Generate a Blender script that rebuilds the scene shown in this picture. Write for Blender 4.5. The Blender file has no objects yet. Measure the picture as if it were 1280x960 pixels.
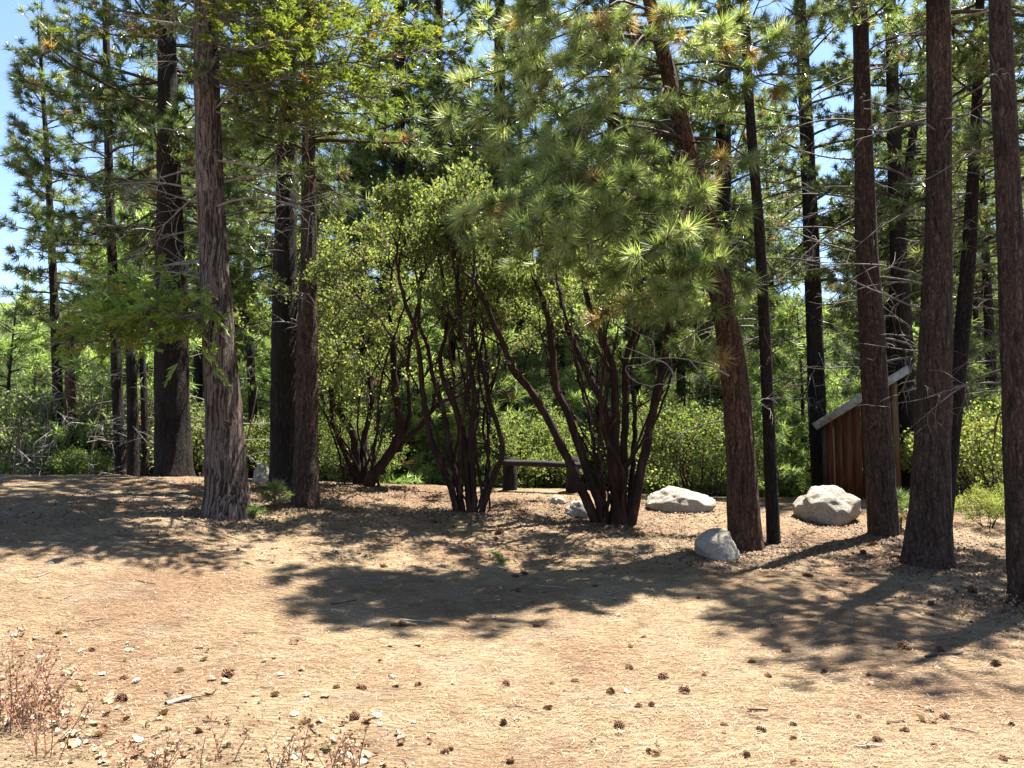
import bpy, math, random
import numpy as np
from mathutils import Vector

# ------------------------------------------------------------------ camera, sky, sun, exposure
SC = bpy.context.scene
COL = SC.collection
F_PX = 967.0                       # focal length in pixels of the 1280 px wide photograph
EYE = 1.6
TANP = 80.0 / F_PX                 # horizon sits 80 px below the middle of the picture
PITCH = math.atan(TANP)
CP, SP = math.cos(PITCH), math.sin(PITCH)
cam = bpy.data.cameras.new('camera')
cam.sensor_fit = 'HORIZONTAL'; cam.sensor_width = 36.0
cam.lens = 36.0 * F_PX / 1280.0
cam.clip_start = 0.05; cam.clip_end = 3000
camo = bpy.data.objects.new('camera', cam); COL.objects.link(camo)
camo.location = (0, 0, EYE); camo.rotation_euler = (math.pi / 2 + PITCH, 0, 0)
SC.camera = camo

SUN_VEC = Vector((0.28, 0.26, 1.0)).normalized()       # towards the sun: behind the trees, to the right
SUN_EL = math.asin(SUN_VEC.z); SUN_AZ = math.atan2(SUN_VEC.x, SUN_VEC.y)
w = bpy.data.worlds.new('World'); SC.world = w; w.use_nodes = True
nt = w.node_tree; nt.nodes.clear()
wo = nt.nodes.new('ShaderNodeOutputWorld'); bg = nt.nodes.new('ShaderNodeBackground')
sky = nt.nodes.new('ShaderNodeTexSky'); sky.sky_type = 'NISHITA'; sky.sun_disc = False
sky.sun_elevation = SUN_EL; sky.sun_rotation = SUN_AZ
sky.altitude = 1600; sky.air_density = 1.0; sky.dust_density = 0.7; sky.ozone_density = 1.0
bg.inputs['Strength'].default_value = 0.06
nt.links.new(sky.outputs[0], bg.inputs[0]); nt.links.new(bg.outputs[0], wo.inputs[0])
sun = bpy.data.lights.new('sun', 'SUN'); sun.energy = 5.0; sun.angle = math.radians(0.53); sun.color = (1.0, 0.95, 0.87)
suno = bpy.data.objects.new('sun', sun); COL.objects.link(suno)
suno.rotation_euler = SUN_VEC.to_track_quat('Z', 'Y').to_euler(); suno.location = (20, 20, 40)
SC.view_settings.view_transform = 'Standard'; SC.view_settings.look = 'None'
SC.view_settings.exposure = 2.55; SC.view_settings.gamma = 1.0
SC.render.engine = 'CYCLES'
SC.cycles.max_bounces = 8; SC.cycles.transmission_bounces = 4; SC.cycles.diffuse_bounces = 4; SC.cycles.glossy_bounces = 2

RNG = np.random.default_rng(11)
random.seed(5)

# ------------------------------------------------------------------ noise and terrain
_P = np.random.default_rng(3).permutation(256).astype(np.int64); _P = np.concatenate([_P, _P, _P])
_V = np.random.default_rng(4).random(256) * 2 - 1
def vnoise(x, y, z):
    x, y, z = np.broadcast_arrays(np.asarray(x, float), np.asarray(y, float), np.asarray(z, float))
    xi, yi, zi = np.floor(x).astype(np.int64), np.floor(y).astype(np.int64), np.floor(z).astype(np.int64)
    fx, fy, fz = x - xi, y - yi, z - zi
    fx = fx * fx * (3 - 2 * fx); fy = fy * fy * (3 - 2 * fy); fz = fz * fz * (3 - 2 * fz)
    xi &= 255; yi &= 255; zi &= 255
    def h(a, b, c): return _V[_P[_P[_P[a & 255] + (b & 255)] + (c & 255)] & 255]
    r = 0
    for a in (0, 1):
        for b in (0, 1):
            for c in (0, 1):
                r = r + h(xi + a, yi + b, zi + c) * (fx if a else 1 - fx) * (fy if b else 1 - fy) * (fz if c else 1 - fz)
    return r
def fbm(x, y, z, o=4):
    r = 0; a = 1.0
    for i in range(o):
        r = r + a * vnoise(np.asarray(x) * 2 ** i + 17 * i, np.asarray(y) * 2 ** i, np.asarray(z) * 2 ** i); a *= 0.5
    return r

_YS = [-60, -5, 2, 3.9, 5, 6.5, 8, 10, 12, 14, 15.5, 17, 20, 30, 45, 80, 140, 250, 420, 900]
_FAR = [-1.4, -3.2, -5, 4, 46, 80, 90]
_ZL = [0, 0, .05, .10, .20, .42, .60, .76, .90, 1.02, 1.07, .98, .50] + _FAR
_ZC = [0, 0, 0, 0, -.02, -.05, -.02, .13, .36, .62, .78, .74, .35] + _FAR
_ZR = [0, 0, 0, 0, -.02, -.05, -.03, .05, .22, .42, .46, .46, .30] + _FAR
def ground_z(x, y, detail=True):
    x = np.asarray(x, float); y = np.asarray(y, float)
    zl, zc, zr = np.interp(y, _YS, _ZL), np.interp(y, _YS, _ZC), np.interp(y, _YS, _ZR)
    tl = np.clip(-x / 8.5, 0, 1); tl = tl * tl * (3 - 2 * tl)
    tr = np.clip(x / 6.0, 0, 1); tr = tr * tr * (3 - 2 * tr)
    z = zc + (zl - zc) * tl + (zr - zc) * tr
    if detail:
        z = z + 0.055 * vnoise(x * .55, y * .55, 3.3) + 0.022 * vnoise(x * 1.9, y * 1.9, 8.1) + 0.007 * vnoise(x * 6, y * 6, 1.1)
        z = z + np.clip((y - 40) / 60, 0, 1) * 3.0 * vnoise(x * .03, y * .03, 5.5)
    return z

def ray(px, py):
    u = (px - 640) / F_PX; v = (480 - py) / F_PX
    return np.array([u, CP - v * SP, SP + v * CP])
def at(px, py, Y):
    d = ray(px, py); s = Y / d[1]
    return np.array([d[0] * s, Y, EYE + d[2] * s])
def on_ground(px, py, ymax=40):
    d = ray(px, py)
    ys = np.arange(1.5, ymax, 0.02); s = ys / d[1]
    diff = EYE + d[2] * s - ground_z(d[0] * s, ys)
    i = np.argmax(diff < 0)
    if diff.min() > 0: i = int(np.argmin(diff))
    x, y = d[0] * s[i], ys[i]
    return np.array([x, y, float(ground_z(x, y))])

# ------------------------------------------------------------------ mesh building
class Geo:
    def __init__(self): self.v = []; self.f3 = []; self.f4 = []; self.c = []; self.n = 0
    def add(self, v, f3=None, f4=None, c=None):
        v = np.asarray(v, np.float32).reshape(-1, 3)
        if f3 is not None and len(f3): self.f3.append(np.asarray(f3, np.int64).reshape(-1, 3) + self.n)
        if f4 is not None and len(f4): self.f4.append(np.asarray(f4, np.int64).reshape(-1, 4) + self.n)
        c = np.ones((len(v), 3), np.float32) if c is None else np.broadcast_to(np.asarray(c, np.float32), (len(v), 3))
        self.v.append(v); self.c.append(c); self.n += len(v)
    def mesh(self, name, origin=(0, 0, 0), smooth=True):
        me = bpy.data.meshes.new(name)
        v = np.concatenate(self.v) - np.asarray(origin, np.float32)
        f3 = np.concatenate(self.f3) if self.f3 else np.zeros((0, 3), np.int64)
        f4 = np.concatenate(self.f4) if self.f4 else np.zeros((0, 4), np.int64)
        nl = f3.size + f4.size; npoly = len(f3) + len(f4)
        me.vertices.add(len(v)); me.vertices.foreach_set('co', v.astype(np.float32).ravel())
        me.loops.add(nl); me.loops.foreach_set('vertex_index', np.concatenate([f3.ravel(), f4.ravel()]).astype(np.int32))
        me.polygons.add(npoly)
        st = np.concatenate([np.arange(len(f3)) * 3, f3.size + np.arange(len(f4)) * 4]).astype(np.int32)
        me.polygons.foreach_set('loop_start', st)
        if smooth: me.polygons.foreach_set('use_smooth', np.ones(npoly, bool))
        a = me.attributes.new('tint', 'FLOAT_COLOR', 'POINT')
        c = np.concatenate(self.c); c4 = np.ones((len(c), 4), np.float32); c4[:, :3] = c
        a.data.foreach_set('color', c4.ravel())
        me.update(calc_edges=True)
        return me

def link(name, me, mat, parent=None, loc=None):
    o = bpy.data.objects.new(name, me); COL.objects.link(o)
    if me is not None and mat is not None: me.materials.append(mat)
    if parent is not None: o.parent = parent
    if loc is not None: o.location = loc
    return o
def part(name, geo, mat, parent, origin=(0, 0, 0), smooth=True):
    return link(name, geo.mesh(name, origin, smooth), mat, parent)
def tag(o, label, cat, group=None):
    o['label'] = label; o['category'] = cat
    if group: o['group'] = group
    return o
def thing(name, label, cat, loc, group=None):
    o = bpy.data.objects.new(name, None); COL.objects.link(o); o.location = [float(a) for a in loc]
    o.empty_display_size = 0.2
    return tag(o, label, cat, group)
def copy_tree(o, parent=None):
    c = o.copy(); COL.objects.link(c); c.parent = parent
    for ch in KIDS.get(o.name, []): copy_tree(ch, c)
    return c
KIDS = {}
def remember(o):                                   # children lists for quick copying
    for ch in [x for x in COL.objects if x.parent is o]:
        KIDS.setdefault(o.name, []).append(ch); remember(ch)

def norm(a): return a / (np.linalg.norm(a, axis=-1, keepdims=True) + 1e-9)
def tube(g, pts, rad, sides=5, col=None, cap=True):
    pts = np.asarray(pts, float); rad = np.asarray(rad, float); n = len(pts)
    t = np.empty_like(pts); t[1:-1] = pts[2:] - pts[:-2]; t[0] = pts[1] - pts[0]; t[-1] = pts[-1] - pts[-2]
    t = norm(t)
    up = np.array([0, 0, 1.0]) if abs(t[0, 2]) < .8 else np.array([1.0, 0, 0])
    a = norm(np.cross(np.broadcast_to(up, t.shape), t)); b = np.cross(t, a)
    th = np.arange(sides) * 2 * math.pi / sides
    ring = a[:, None, :] * np.cos(th)[None, :, None] + b[:, None, :] * np.sin(th)[None, :, None]
    v = (pts[:, None, :] + ring * rad[:, None, None]).reshape(-1, 3)
    i = np.arange(n - 1)[:, None] * sides; j = np.arange(sides)[None, :]; k = (j + 1) % sides
    f = np.stack([i + j, i + k, i + sides + k, i + sides + j], -1).reshape(-1, 4)
    f3 = None
    if cap:
        v = np.concatenate([v, pts[-1:] + t[-1:] * rad[-1] * .5]); e = (n - 1) * sides
        f3 = np.stack([e + np.arange(sides), e + (np.arange(sides) + 1) % sides, np.full(sides, n * sides)], -1)
    g.add(v, f3, f, col)

def smooth_path(P, step):
    """Catmull-Rom through rows of P (any columns; first three are a position)."""
    P = np.asarray(P, float)
    Q = np.vstack([2 * P[0] - P[1], P, 2 * P[-1] - P[-2]]); out = []
    for i in range(1, len(Q) - 2):
        L = np.linalg.norm(Q[i + 1, :3] - Q[i, :3]); m = max(2, int(L / step))
        t = (np.arange(m) / m)[:, None]
        out.append(.5 * (2 * Q[i] + (Q[i + 1] - Q[i - 1]) * t + (2 * Q[i - 1] - 5 * Q[i] + 4 * Q[i + 1] - Q[i + 2]) * t ** 2
                         + (3 * Q[i] - Q[i - 1] - 3 * Q[i + 1] + Q[i + 2]) * t ** 3))
    out.append(Q[-2:-1]); return np.vstack(out)

# ------------------------------------------------------------------ materials
def newmat(name):
    m = bpy.data.materials.new(name); m.use_nodes = True
    t = m.node_tree; t.nodes.clear()
    o = t.nodes.new('ShaderNodeOutputMaterial')
    return m, t, o
def N(t, kind, **kw):
    n = t.nodes.new('ShaderNode' + kind)
    for k, v in kw.items():
        if k in n.inputs: n.inputs[k].default_value = v
        else: setattr(n, k, v)
    return n
def ramp(t, src, stops):
    r = t.nodes.new('ShaderNodeValToRGB'); e = r.color_ramp.elements
    while len(e) < len(stops): e.new(0.5)
    for el, (p, c) in zip(e, stops): el.position = p; el.color = (*c, 1)
    t.links.new(src, r.inputs[0]); return r.outputs[0]
def mixc(t, f, a, b, blend='MIX'):
    m = t.nodes.new('ShaderNodeMix'); m.data_type = 'RGBA'; m.blend_type = blend
    for s, i in ((f, 0), (a, 6), (b, 7)):
        if hasattr(s, 'links'): t.links.new(s, m.inputs[i])
        else: m.inputs[i].default_value = s if i == 0 else (*s, 1)
    return m.outputs[2]
def coords(t, scale=(1, 1, 1), loc=None):
    c = t.nodes.new('ShaderNodeTexCoord'); mp = t.nodes.new('ShaderNodeMapping')
    mp.inputs['Scale'].default_value = scale
    t.links.new(c.outputs['Object'], mp.inputs[0]); return mp.outputs[0]
def tex(t, kind, vec, **kw):
    n = N(t, 'Tex' + kind, **kw); t.links.new(vec, n.inputs['Vector']); return n

def leaf_mat(name, transl=0.35, rough=0.45, var=0.25, spec=0.4):
    m, t, o = newmat(name)
    a = N(t, 'Attribute', attribute_name='tint'); oi = t.nodes.new('ShaderNodeObjectInfo')
    hs = t.nodes.new('ShaderNodeHueSaturation')
    mr = N(t, 'MapRange'); mr.inputs[3].default_value = 1 - var; mr.inputs[4].default_value = 1 + var
    t.links.new(oi.outputs['Random'], mr.inputs[0]); t.links.new(mr.outputs[0], hs.inputs['Value'])
    t.links.new(a.outputs['Color'], hs.inputs['Color'])
    p = N(t, 'BsdfPrincipled'); p.inputs['Roughness'].default_value = rough; p.inputs['Specular IOR Level'].default_value = spec
    tr = N(t, 'BsdfTranslucent'); mx = N(t, 'MixShader'); mx.inputs[0].default_value = transl
    g = t.nodes.new('ShaderNodeMix'); g.data_type = 'RGBA'; g.blend_type = 'MULTIPLY'; g.inputs[0].default_value = 1
    g.inputs[7].default_value = (1.5, 1.55, .8, 1)
    t.links.new(hs.outputs[0], g.inputs[6]); t.links.new(g.outputs[2], tr.inputs[0])
    t.links.new(hs.outputs[0], p.inputs['Base Color'])
    t.links.new(p.outputs[0], mx.inputs[1]); t.links.new(tr.outputs[0], mx.inputs[2]); t.links.new(mx.outputs[0], o.inputs[0])
    return m
def surf(name, col_fn, rough=.9, bump=None, bump_dist=.02, bump_str=1.0, spec=.2):
    m, t, o = newmat(name)
    p = N(t, 'BsdfPrincipled'); p.inputs['Roughness'].default_value = rough; p.inputs['Specular IOR Level'].default_value = spec
    r = col_fn(t); c, h = r if isinstance(r, tuple) else (r, None)
    t.links.new(c, p.inputs['Base Color'])
    if h is not None:
        b = N(t, 'Bump'); b.inputs['Distance'].default_value = bump_dist; b.inputs['Strength'].default_value = bump_str
        t.links.new(h, b.inputs['Height']); t.links.new(b.outputs[0], p.inputs['Normal'])
    t.links.new(p.outputs[0], o.inputs[0]); return m
def math2(t, op, a, b):
    n = t.nodes.new('ShaderNodeMath'); n.operation = op
    for s, i in ((a, 0), (b, 1)):
        if hasattr(s, 'links'): t.links.new(s, n.inputs[i])
        else: n.inputs[i].default_value = s
    return n.outputs[0]

def bark_fn(dark, mid, light, sx, sz, gap=.3):
    def fn(t):
        v0 = coords(t, (1, 1, 1)); nz = tex(t, 'Noise', v0, Scale=7.0, Detail=4.0)
        vm = t.nodes.new('ShaderNodeVectorMath'); vm.operation = 'MULTIPLY_ADD'
        vm.inputs[1].default_value = (.09, .09, .16); t.links.new(nz.outputs['Color'], vm.inputs[0]); t.links.new(v0, vm.inputs[2])
        def st(a, b):
            mp = t.nodes.new('ShaderNodeMapping'); mp.inputs['Scale'].default_value = (a, a, b); t.links.new(vm.outputs[0], mp.inputs[0]); return mp.outputs[0]
        vo = tex(t, 'Voronoi', st(sx, sz), Scale=1.0); vo.feature = 'DISTANCE_TO_EDGE'
        vc = tex(t, 'Voronoi', st(sx, sz), Scale=1.0)
        fis = tex(t, 'Noise', st(sx * 1.5, sz * .32), Scale=1.0, Detail=5.0, Roughness=.65)
        fine = tex(t, 'Noise', st(sx * 3.5, sz * 3.0), Scale=1.0, Detail=6.0, Roughness=.75)
        plate = math2(t, 'MULTIPLY', ramp(t, vo.outputs['Distance'], [(0, (.35, .35, .35)), (gap, (1, 1, 1))]), ramp(t, fis.outputs[0], [(.36, (.0, .0, .0)), (.50, (1, 1, 1))]))
        pc = ramp(t, vc.outputs['Color'], [(.1, mid), (.9, light)])
        c = mixc(t, plate, dark, pc)
        c = mixc(t, .8, c, ramp(t, fine.outputs[0], [(.3, (.3, .28, .27)), (.52, (.9, .9, .9)), (.75, (1.6, 1.55, 1.5))]), 'MULTIPLY')
        big = tex(t, 'Noise', v0, Scale=1.3, Detail=3.0)
        c = mixc(t, .5, c, ramp(t, big.outputs[0], [(.3, (.55, .55, .56)), (.7, (1.25, 1.2, 1.15))]), 'MULTIPLY')
        h = math2(t, 'ADD', plate, math2(t, 'MULTIPLY', fine.outputs[0], .8))
        return c, h
    return fn
M = {}
M['bark_pine'] = surf('pine_bark', bark_fn((0.0144, 0.0094, 0.0072), (0.0706, 0.0418, 0.0302), (0.1188, 0.0756, 0.0554), 24, 8), bump_dist=.022)
M['bark_red'] = surf('red_pine_bark', bark_fn((0.015, 0.0075, 0.0053), (0.0938, 0.0428, 0.024), (0.15, 0.0788, 0.0465), 22, 7), bump_dist=.022)
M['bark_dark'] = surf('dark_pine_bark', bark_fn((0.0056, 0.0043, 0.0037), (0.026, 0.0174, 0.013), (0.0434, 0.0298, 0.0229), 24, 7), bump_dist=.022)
def cedar_fn(t):
    v0 = coords(t); nz = tex(t, 'Noise', v0, Scale=2.2, Detail=2.0)
    vm = t.nodes.new('ShaderNodeVectorMath'); vm.operation = 'MULTIPLY_ADD'; vm.inputs[1].default_value = (.16, .16, .1)
    t.links.new(nz.outputs['Color'], vm.inputs[0]); t.links.new(v0, vm.inputs[2])
    def st(a, b):
        mp = t.nodes.new('ShaderNodeMapping'); mp.inputs['Scale'].default_value = (a, a, b); t.links.new(vm.outputs[0], mp.inputs[0]); return mp.outputs[0]
    n1 = tex(t, 'Noise', st(34, .8), Scale=1.0, Detail=5.0, Roughness=.65)
    n2 = tex(t, 'Noise', st(75, 3.2), Scale=1.0, Detail=4.0, Roughness=.7)
    fur = ramp(t, n1.outputs[0], [(.40, (0, 0, 0)), (.52, (1, 1, 1))])
    c = mixc(t, fur, (.017, .012, .010), ramp(t, n2.outputs[0], [(.3, (.062, .044, .036)), (.52, (.132, .099, .083)), (.72, (.215, .172, .15))]))
    big = tex(t, 'Noise', v0, Scale=.9, Detail=3.0)
    c = mixc(t, .55, c, ramp(t, big.outputs[0], [(.3, (.7, .55, .48)), (.7, (1.15, 1.15, 1.15))]), 'MULTIPLY')
    return c, math2(t, 'ADD', fur, math2(t, 'MULTIPLY', n2.outputs[0], .8))
M['bark_cedar'] = surf('cedar_bark', cedar_fn, bump_dist=.02)
def manz_fn(t):
    n = tex(t, 'Noise', coords(t, (6, 6, 1.5)), Scale=1.5, Detail=5.0)
    return ramp(t, n.outputs[0], [(.3, (.007, .003, .0025)), (.55, (.022, .009, .0065)), (.75, (.055, .028, .021))]), n.outputs[0]
M['bark_manzanita'] = surf('manzanita_bark', manz_fn, rough=.75, bump_dist=.006, spec=.15)
def dead_fn(t):
    n = tex(t, 'Noise', coords(t, (12, 12, 12)), Scale=1.0, Detail=4.0)
    return mixc(t, 1.0, ramp(t, n.outputs[0], [(.3, (.6, .58, .56)), (.7, (1.2, 1.2, 1.2))]), N(t, 'Attribute', attribute_name='tint').outputs[0], 'MULTIPLY')
M['wood'] = surf('weathered_twig_wood', dead_fn, rough=.85)
M['needle'] = leaf_mat('pine_needles', .46, .38, .12, .6)
M['far_needle'] = leaf_mat('distant_pine_needles', .45, .5, .30, .35)
M['cedar_leaf'] = leaf_mat('cedar_sprays', .42, .5, .1, .3)
M['leaf'] = leaf_mat('manzanita_leaves', .48, .65, .32, .2)
M['litter'] = leaf_mat('dry_litter', .08, .7, .0, .2)
def ground_fn(t):
    v = coords(t)
    big = tex(t, 'Noise', v, Scale=.45, Detail=5.0, Roughness=.6)
    mid = tex(t, 'Noise', v, Scale=3.2, Detail=6.0, Roughness=.7)
    fine = tex(t, 'Noise', v, Scale=42.0, Detail=5.0, Roughness=.75)
    c = ramp(t, mid.outputs[0], [(.26, (.19, .126, .072)), (.44, (.310, .227, .132)), (.72, (.382, .292, .184))])
    c = mixc(t, ramp(t, big.outputs[0], [(.44, (0, 0, 0)), (.60, (.85, .85, .85))]), c, (.225, .138, .08))
    duf = tex(t, 'Noise', v, Scale=1.9, Detail=7.0, Roughness=.72)
    c = mixc(t, ramp(t, duf.outputs[0], [(.53, (0, 0, 0)), (.66, (.8, .8, .8))]), c, (.14, .088, .055))
    gre = tex(t, 'Noise', v, Scale=1.1, Detail=5.0, Roughness=.65)
    c = mixc(t, ramp(t, gre.outputs[0], [(.56, (0, 0, 0)), (.70, (.7, .7, .7))]), c, (.30, .255, .20))
    fib = None
    for k, (rz, sc) in enumerate(((.3, 30), (1.25, 34), (2.2, 27), (2.9, 38))):
        c0 = t.nodes.new('ShaderNodeTexCoord'); mp = t.nodes.new('ShaderNodeMapping')
        mp.inputs['Rotation'].default_value = (0, 0, rz); mp.inputs['Scale'].default_value = (sc * .18, sc * 2.6, 1)
        mp.inputs['Location'].default_value = (k * 3.1, k * 7.7, 0)
        t.links.new(c0.outputs['Object'], mp.inputs[0])
        n = tex(t, 'Noise', mp.outputs[0], Scale=1.0, Detail=2.0)
        f = ramp(t, n.outputs[0], [(.58, (0, 0, 0)), (.68, (1, 1, 1))])
        fib = f if fib is None else mixc(t, 1.0, fib, f, 'LIGHTEN')
    c = mixc(t, math2(t, 'MULTIPLY', fib, .55), c, (.19, .115, .068))
    c = mixc(t, .8, c, ramp(t, fine.outputs[0], [(.28, (.42, .38, .35)), (.5, (1, 1, 1)), (.72, (1.3, 1.3, 1.3))]), 'MULTIPLY')
    spk = tex(t, 'Voronoi', v, Scale=26.0)
    c = mixc(t, ramp(t, spk.outputs['Distance'], [(.05, (.7, .7, .7)), (.13, (0, 0, 0))]), c, (.13, .085, .055))
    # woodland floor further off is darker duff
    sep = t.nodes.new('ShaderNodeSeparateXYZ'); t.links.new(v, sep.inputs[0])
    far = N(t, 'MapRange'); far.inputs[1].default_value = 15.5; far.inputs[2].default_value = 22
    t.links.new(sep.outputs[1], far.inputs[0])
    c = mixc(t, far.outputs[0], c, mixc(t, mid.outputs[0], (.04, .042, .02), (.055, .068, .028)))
    h = math2(t, 'ADD', fine.outputs[0], math2(t, 'MULTIPLY', fib, .45))
    return c, h
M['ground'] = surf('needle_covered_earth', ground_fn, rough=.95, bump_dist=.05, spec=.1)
def granite_fn(t):
    v = coords(t)
    a = tex(t, 'Noise', v, Scale=3.5, Detail=6.0, Roughness=.7); b = tex(t, 'Voronoi', v, Scale=55.0); d = tex(t, 'Noise', v, Scale=24.0, Detail=6.0, Roughness=.75)
    c = ramp(t, a.outputs[0], [(.3, (.20, .165, .125)), (.5, (.31, .275, .225)), (.7, (.38, .35, .30))])
    c = mixc(t, ramp(t, d.outputs[0], [(.54, (0, 0, 0)), (.66, (.85, .85, .85))]), c, (.12, .112, .10))
    c = mixc(t, ramp(t, b.outputs['Distance'], [(.1, (.5, .5, .5)), (.22, (0, 0, 0))]), c, (.42, .40, .36))
    return c, math2(t, 'ADD', d.outputs[0], math2(t, 'MULTIPLY', a.outputs[0], .8))
M['granite'] = surf('granite', granite_fn, rough=.9, bump_dist=.06)
def board_fn(t):
    v = coords(t, (9, 9, .9)); n = tex(t, 'Noise', v, Scale=2.2, Detail=5.0, Roughness=.65); g = tex(t, 'Noise', coords(t, (60, 60, 1.6)), Scale=1.0, Detail=4.0)
    c = ramp(t, n.outputs[0], [(.3, (.042, .015, .008)), (.5, (.085, .030, .015)), (.72, (.135, .056, .030))])
    oi = t.nodes.new('ShaderNodeObjectInfo')
    c = mixc(t, .7, c, ramp(t, oi.outputs['Random'], [(0, (.7, .7, .7)), (1, (1.25, 1.2, 1.15))]), 'MULTIPLY')
    c = mixc(t, .6, c, ramp(t, g.outputs[0], [(.35, (.5, .5, .5)), (.6, (1.15, 1.15, 1.15))]), 'MULTIPLY')
    return c, g.outputs[0]
M['board'] = surf('stained_boards', board_fn, rough=.8, bump_dist=.006)
def grey_fn(t):
    n = tex(t, 'Noise', coords(t, (3, 3, 3)), Scale=3.0, Detail=6.0, Roughness=.7)
    return ramp(t, n.outputs[0], [(.3, (.13, .125, .12)), (.55, (.25, .245, .235)), (.75, (.34, .335, .325))]), n.outputs[0]
M['grey_wood'] = surf('weathered_grey_roof_wood', grey_fn, rough=.85, bump_dist=.006)
def trim_fn(t):
    n = tex(t, 'Noise', coords(t, (20, 20, 1.5)), Scale=1.0, Detail=4.0)
    return ramp(t, n.outputs[0], [(.3, (.10, .055, .026)), (.7, (.18, .11, .055))]), n.outputs[0]
M['trim'] = surf('pale_trim_wood', trim_fn, rough=.8, bump_dist=.004)
M['black'] = surf('painted_gap_shade', lambda t: ramp(t, tex(t, 'Noise', coords(t), Scale=8.0).outputs[0], [(.3, (.02, .014, .01)), (.7, (.05, .035, .025))]))  # near-black colour that paints in the shade of recesses

# ------------------------------------------------------------------ ground sheet
def axis(lo, hi, c, fine, grow):
    a = [c]; s = fine
    while a[-1] < hi: a.append(a[-1] + s); s = s * grow if abs(a[-1] - c) > 9 else s
    b = [c]; s = fine
    while b[-1] > lo: b.append(b[-1] - s); s = s * grow if abs(b[-1] - c) > 9 else s
    return np.array(b[::-1][:-1] + a)
gx = axis(-900, 900, 0, .1, 1.07); gy = axis(-200, 900, 9, .09, 1.07)
X, Y = np.meshgrid(gx, gy)
Z = ground_z(X, Y)
near = np.exp(-((Y - 9) / 9) ** 2)
Z = Z + near * .012 * vnoise(X * 13, Y * 13, .3) - 0.0
g = Geo(); nx, ny = len(gx), len(gy)
i = (np.arange(ny - 1)[:, None] * nx + np.arange(nx - 1)[None, :]).ravel()
g.add(np.stack([X, Y, Z], -1).reshape(-1, 3), None, np.stack([i, i + 1, i + nx + 1, i + nx], -1))
gr = part('ground', g, M['ground'], None); gr['kind'] = 'structure'

# ------------------------------------------------------------------ foliage
GREENS = np.array([[.092, .125, .042], [.125, .155, .058], [.155, .175, .08], [.07, .10, .035]])
def needles(g, C, D, n, length, width, greens=GREENS, brown=.04, back=.14, lo=.25, hi=1.5, rng=RNG, up=0.15):
    """n needles radiating round each tuft centre C along twig direction D."""
    C = np.asarray(C, float); D = norm(np.asarray(D, float)); k = len(C)
    if k == 0: return
    D = np.repeat(D, n, 0); m = k * n
    u = norm(rng.normal(size=(m, 3))); u = norm(u - D * (u * D).sum(1, keepdims=True))
    a = lo + (hi - lo) * rng.random((m, 1)) ** .8
    d = norm(D * np.cos(a) + u * np.sin(a) + np.array([0, 0, up]))
    L = length * (.75 + .4 * rng.random((m, 1))) * np.repeat(.8 + .4 * rng.random((k, 1)), n, 0)
    base = np.repeat(C, n, 0) - D * back * rng.random((m, 1))
    side = norm(np.cross(d, rng.normal(size=(m, 3)))) * width * .5
    tip = base + d * L; tip[:, 2] -= .10 * L[:, 0]
    v = np.stack([base + d * L * .08 - side, base + d * L * .08 + side, tip], 1).reshape(-1, 3)
    tc = greens[rng.integers(0, len(greens), k)] * (.8 + .45 * rng.random((k, 1)))
    br = rng.random(k) < brown; tc[br] = np.array([.20, .125, .055]) * (.7 + .6 * rng.random((br.sum(), 1)))
    c = np.repeat(tc, n, 0) * (.8 + .4 * rng.random((m, 1)))
    g.add(v, np.arange(m * 3).reshape(-1, 3), None, np.repeat(c, 3, 0))

def limb_path(p0, phi, L, e0, droop, uplift, n=8, wob=.05, rng=RNG):
    s = np.linspace(0, 1, n)
    el = e0 - droop * np.sin(s * math.pi) + uplift * s ** 2
    ph = phi + np.cumsum(rng.normal(size=n) * wob)
    st = L / (n - 1)
    d = np.stack([np.cos(ph) * np.cos(el), np.sin(ph) * np.cos(el), np.sin(el)], -1) * st
    p = np.vstack([[0, 0, 0], np.cumsum(d[:-1], 0)]) + np.asarray(p0)
    return p
BROWN = (.05, .034, .024); GREY = (.12, .103, .09); DEADB = (.10, .078, .063)
def leafy_limb(gw, C, D, path, r0, rng, twig_len=.5, step=.2, start=.35, col=BROWN, tuft_gap=.25, sides=5):
    """Wood of a limb into gw; tuft centres and directions appended to C, D."""
    n = len(path); tube(gw, path, np.linspace(r0, max(.006, r0 * .25), n), sides, col)
    L = np.linalg.norm(np.diff(path, axis=0), axis=1).sum()
    s = start
    side = 1
    while s < 1.0:
        f = s * (n - 1); i = min(int(f), n - 2); p = path[i] * (1 - f + i) + path[i + 1] * (f - i)
        t = norm(path[i + 1] - path[i]); lat = norm(np.cross(t, [0, 0, 1.0])) * side; side = -side
        tl = twig_len * (1.15 - .55 * s) * (.6 + .8 * rng.random())
        d = norm(t * (.6 + .3 * rng.random()) + lat * (.6 + .5 * rng.random()) + np.array([0, 0, .25 * rng.normal() + .1]))
        q = np.stack([p, p + d * tl * .5 - np.array([0, 0, .02]), p + d * tl + np.array([0, 0, .06 * tl])])
        tube(gw, q, [.010, .008, .005], 3, col, False)
        C.append(q[2]); D.append(norm(q[2] - q[1]))
        if tl > tuft_gap * 1.6:
            C.append(q[1]); D.append(norm(d + rng.normal(size=3) * .5))
            e = norm(d + lat * .5 * rng.normal() + rng.normal(size=3) * .35); m = q[1] + e * tl * .45
            tube(gw, [q[1], m], [.006, .004], 3, col, False); C.append(m); D.append(e)
        s += step / L * (.6 + .8 * rng.random())
    C.append(path[-1]); D.append(norm(path[-1] - path[-2]))

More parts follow.
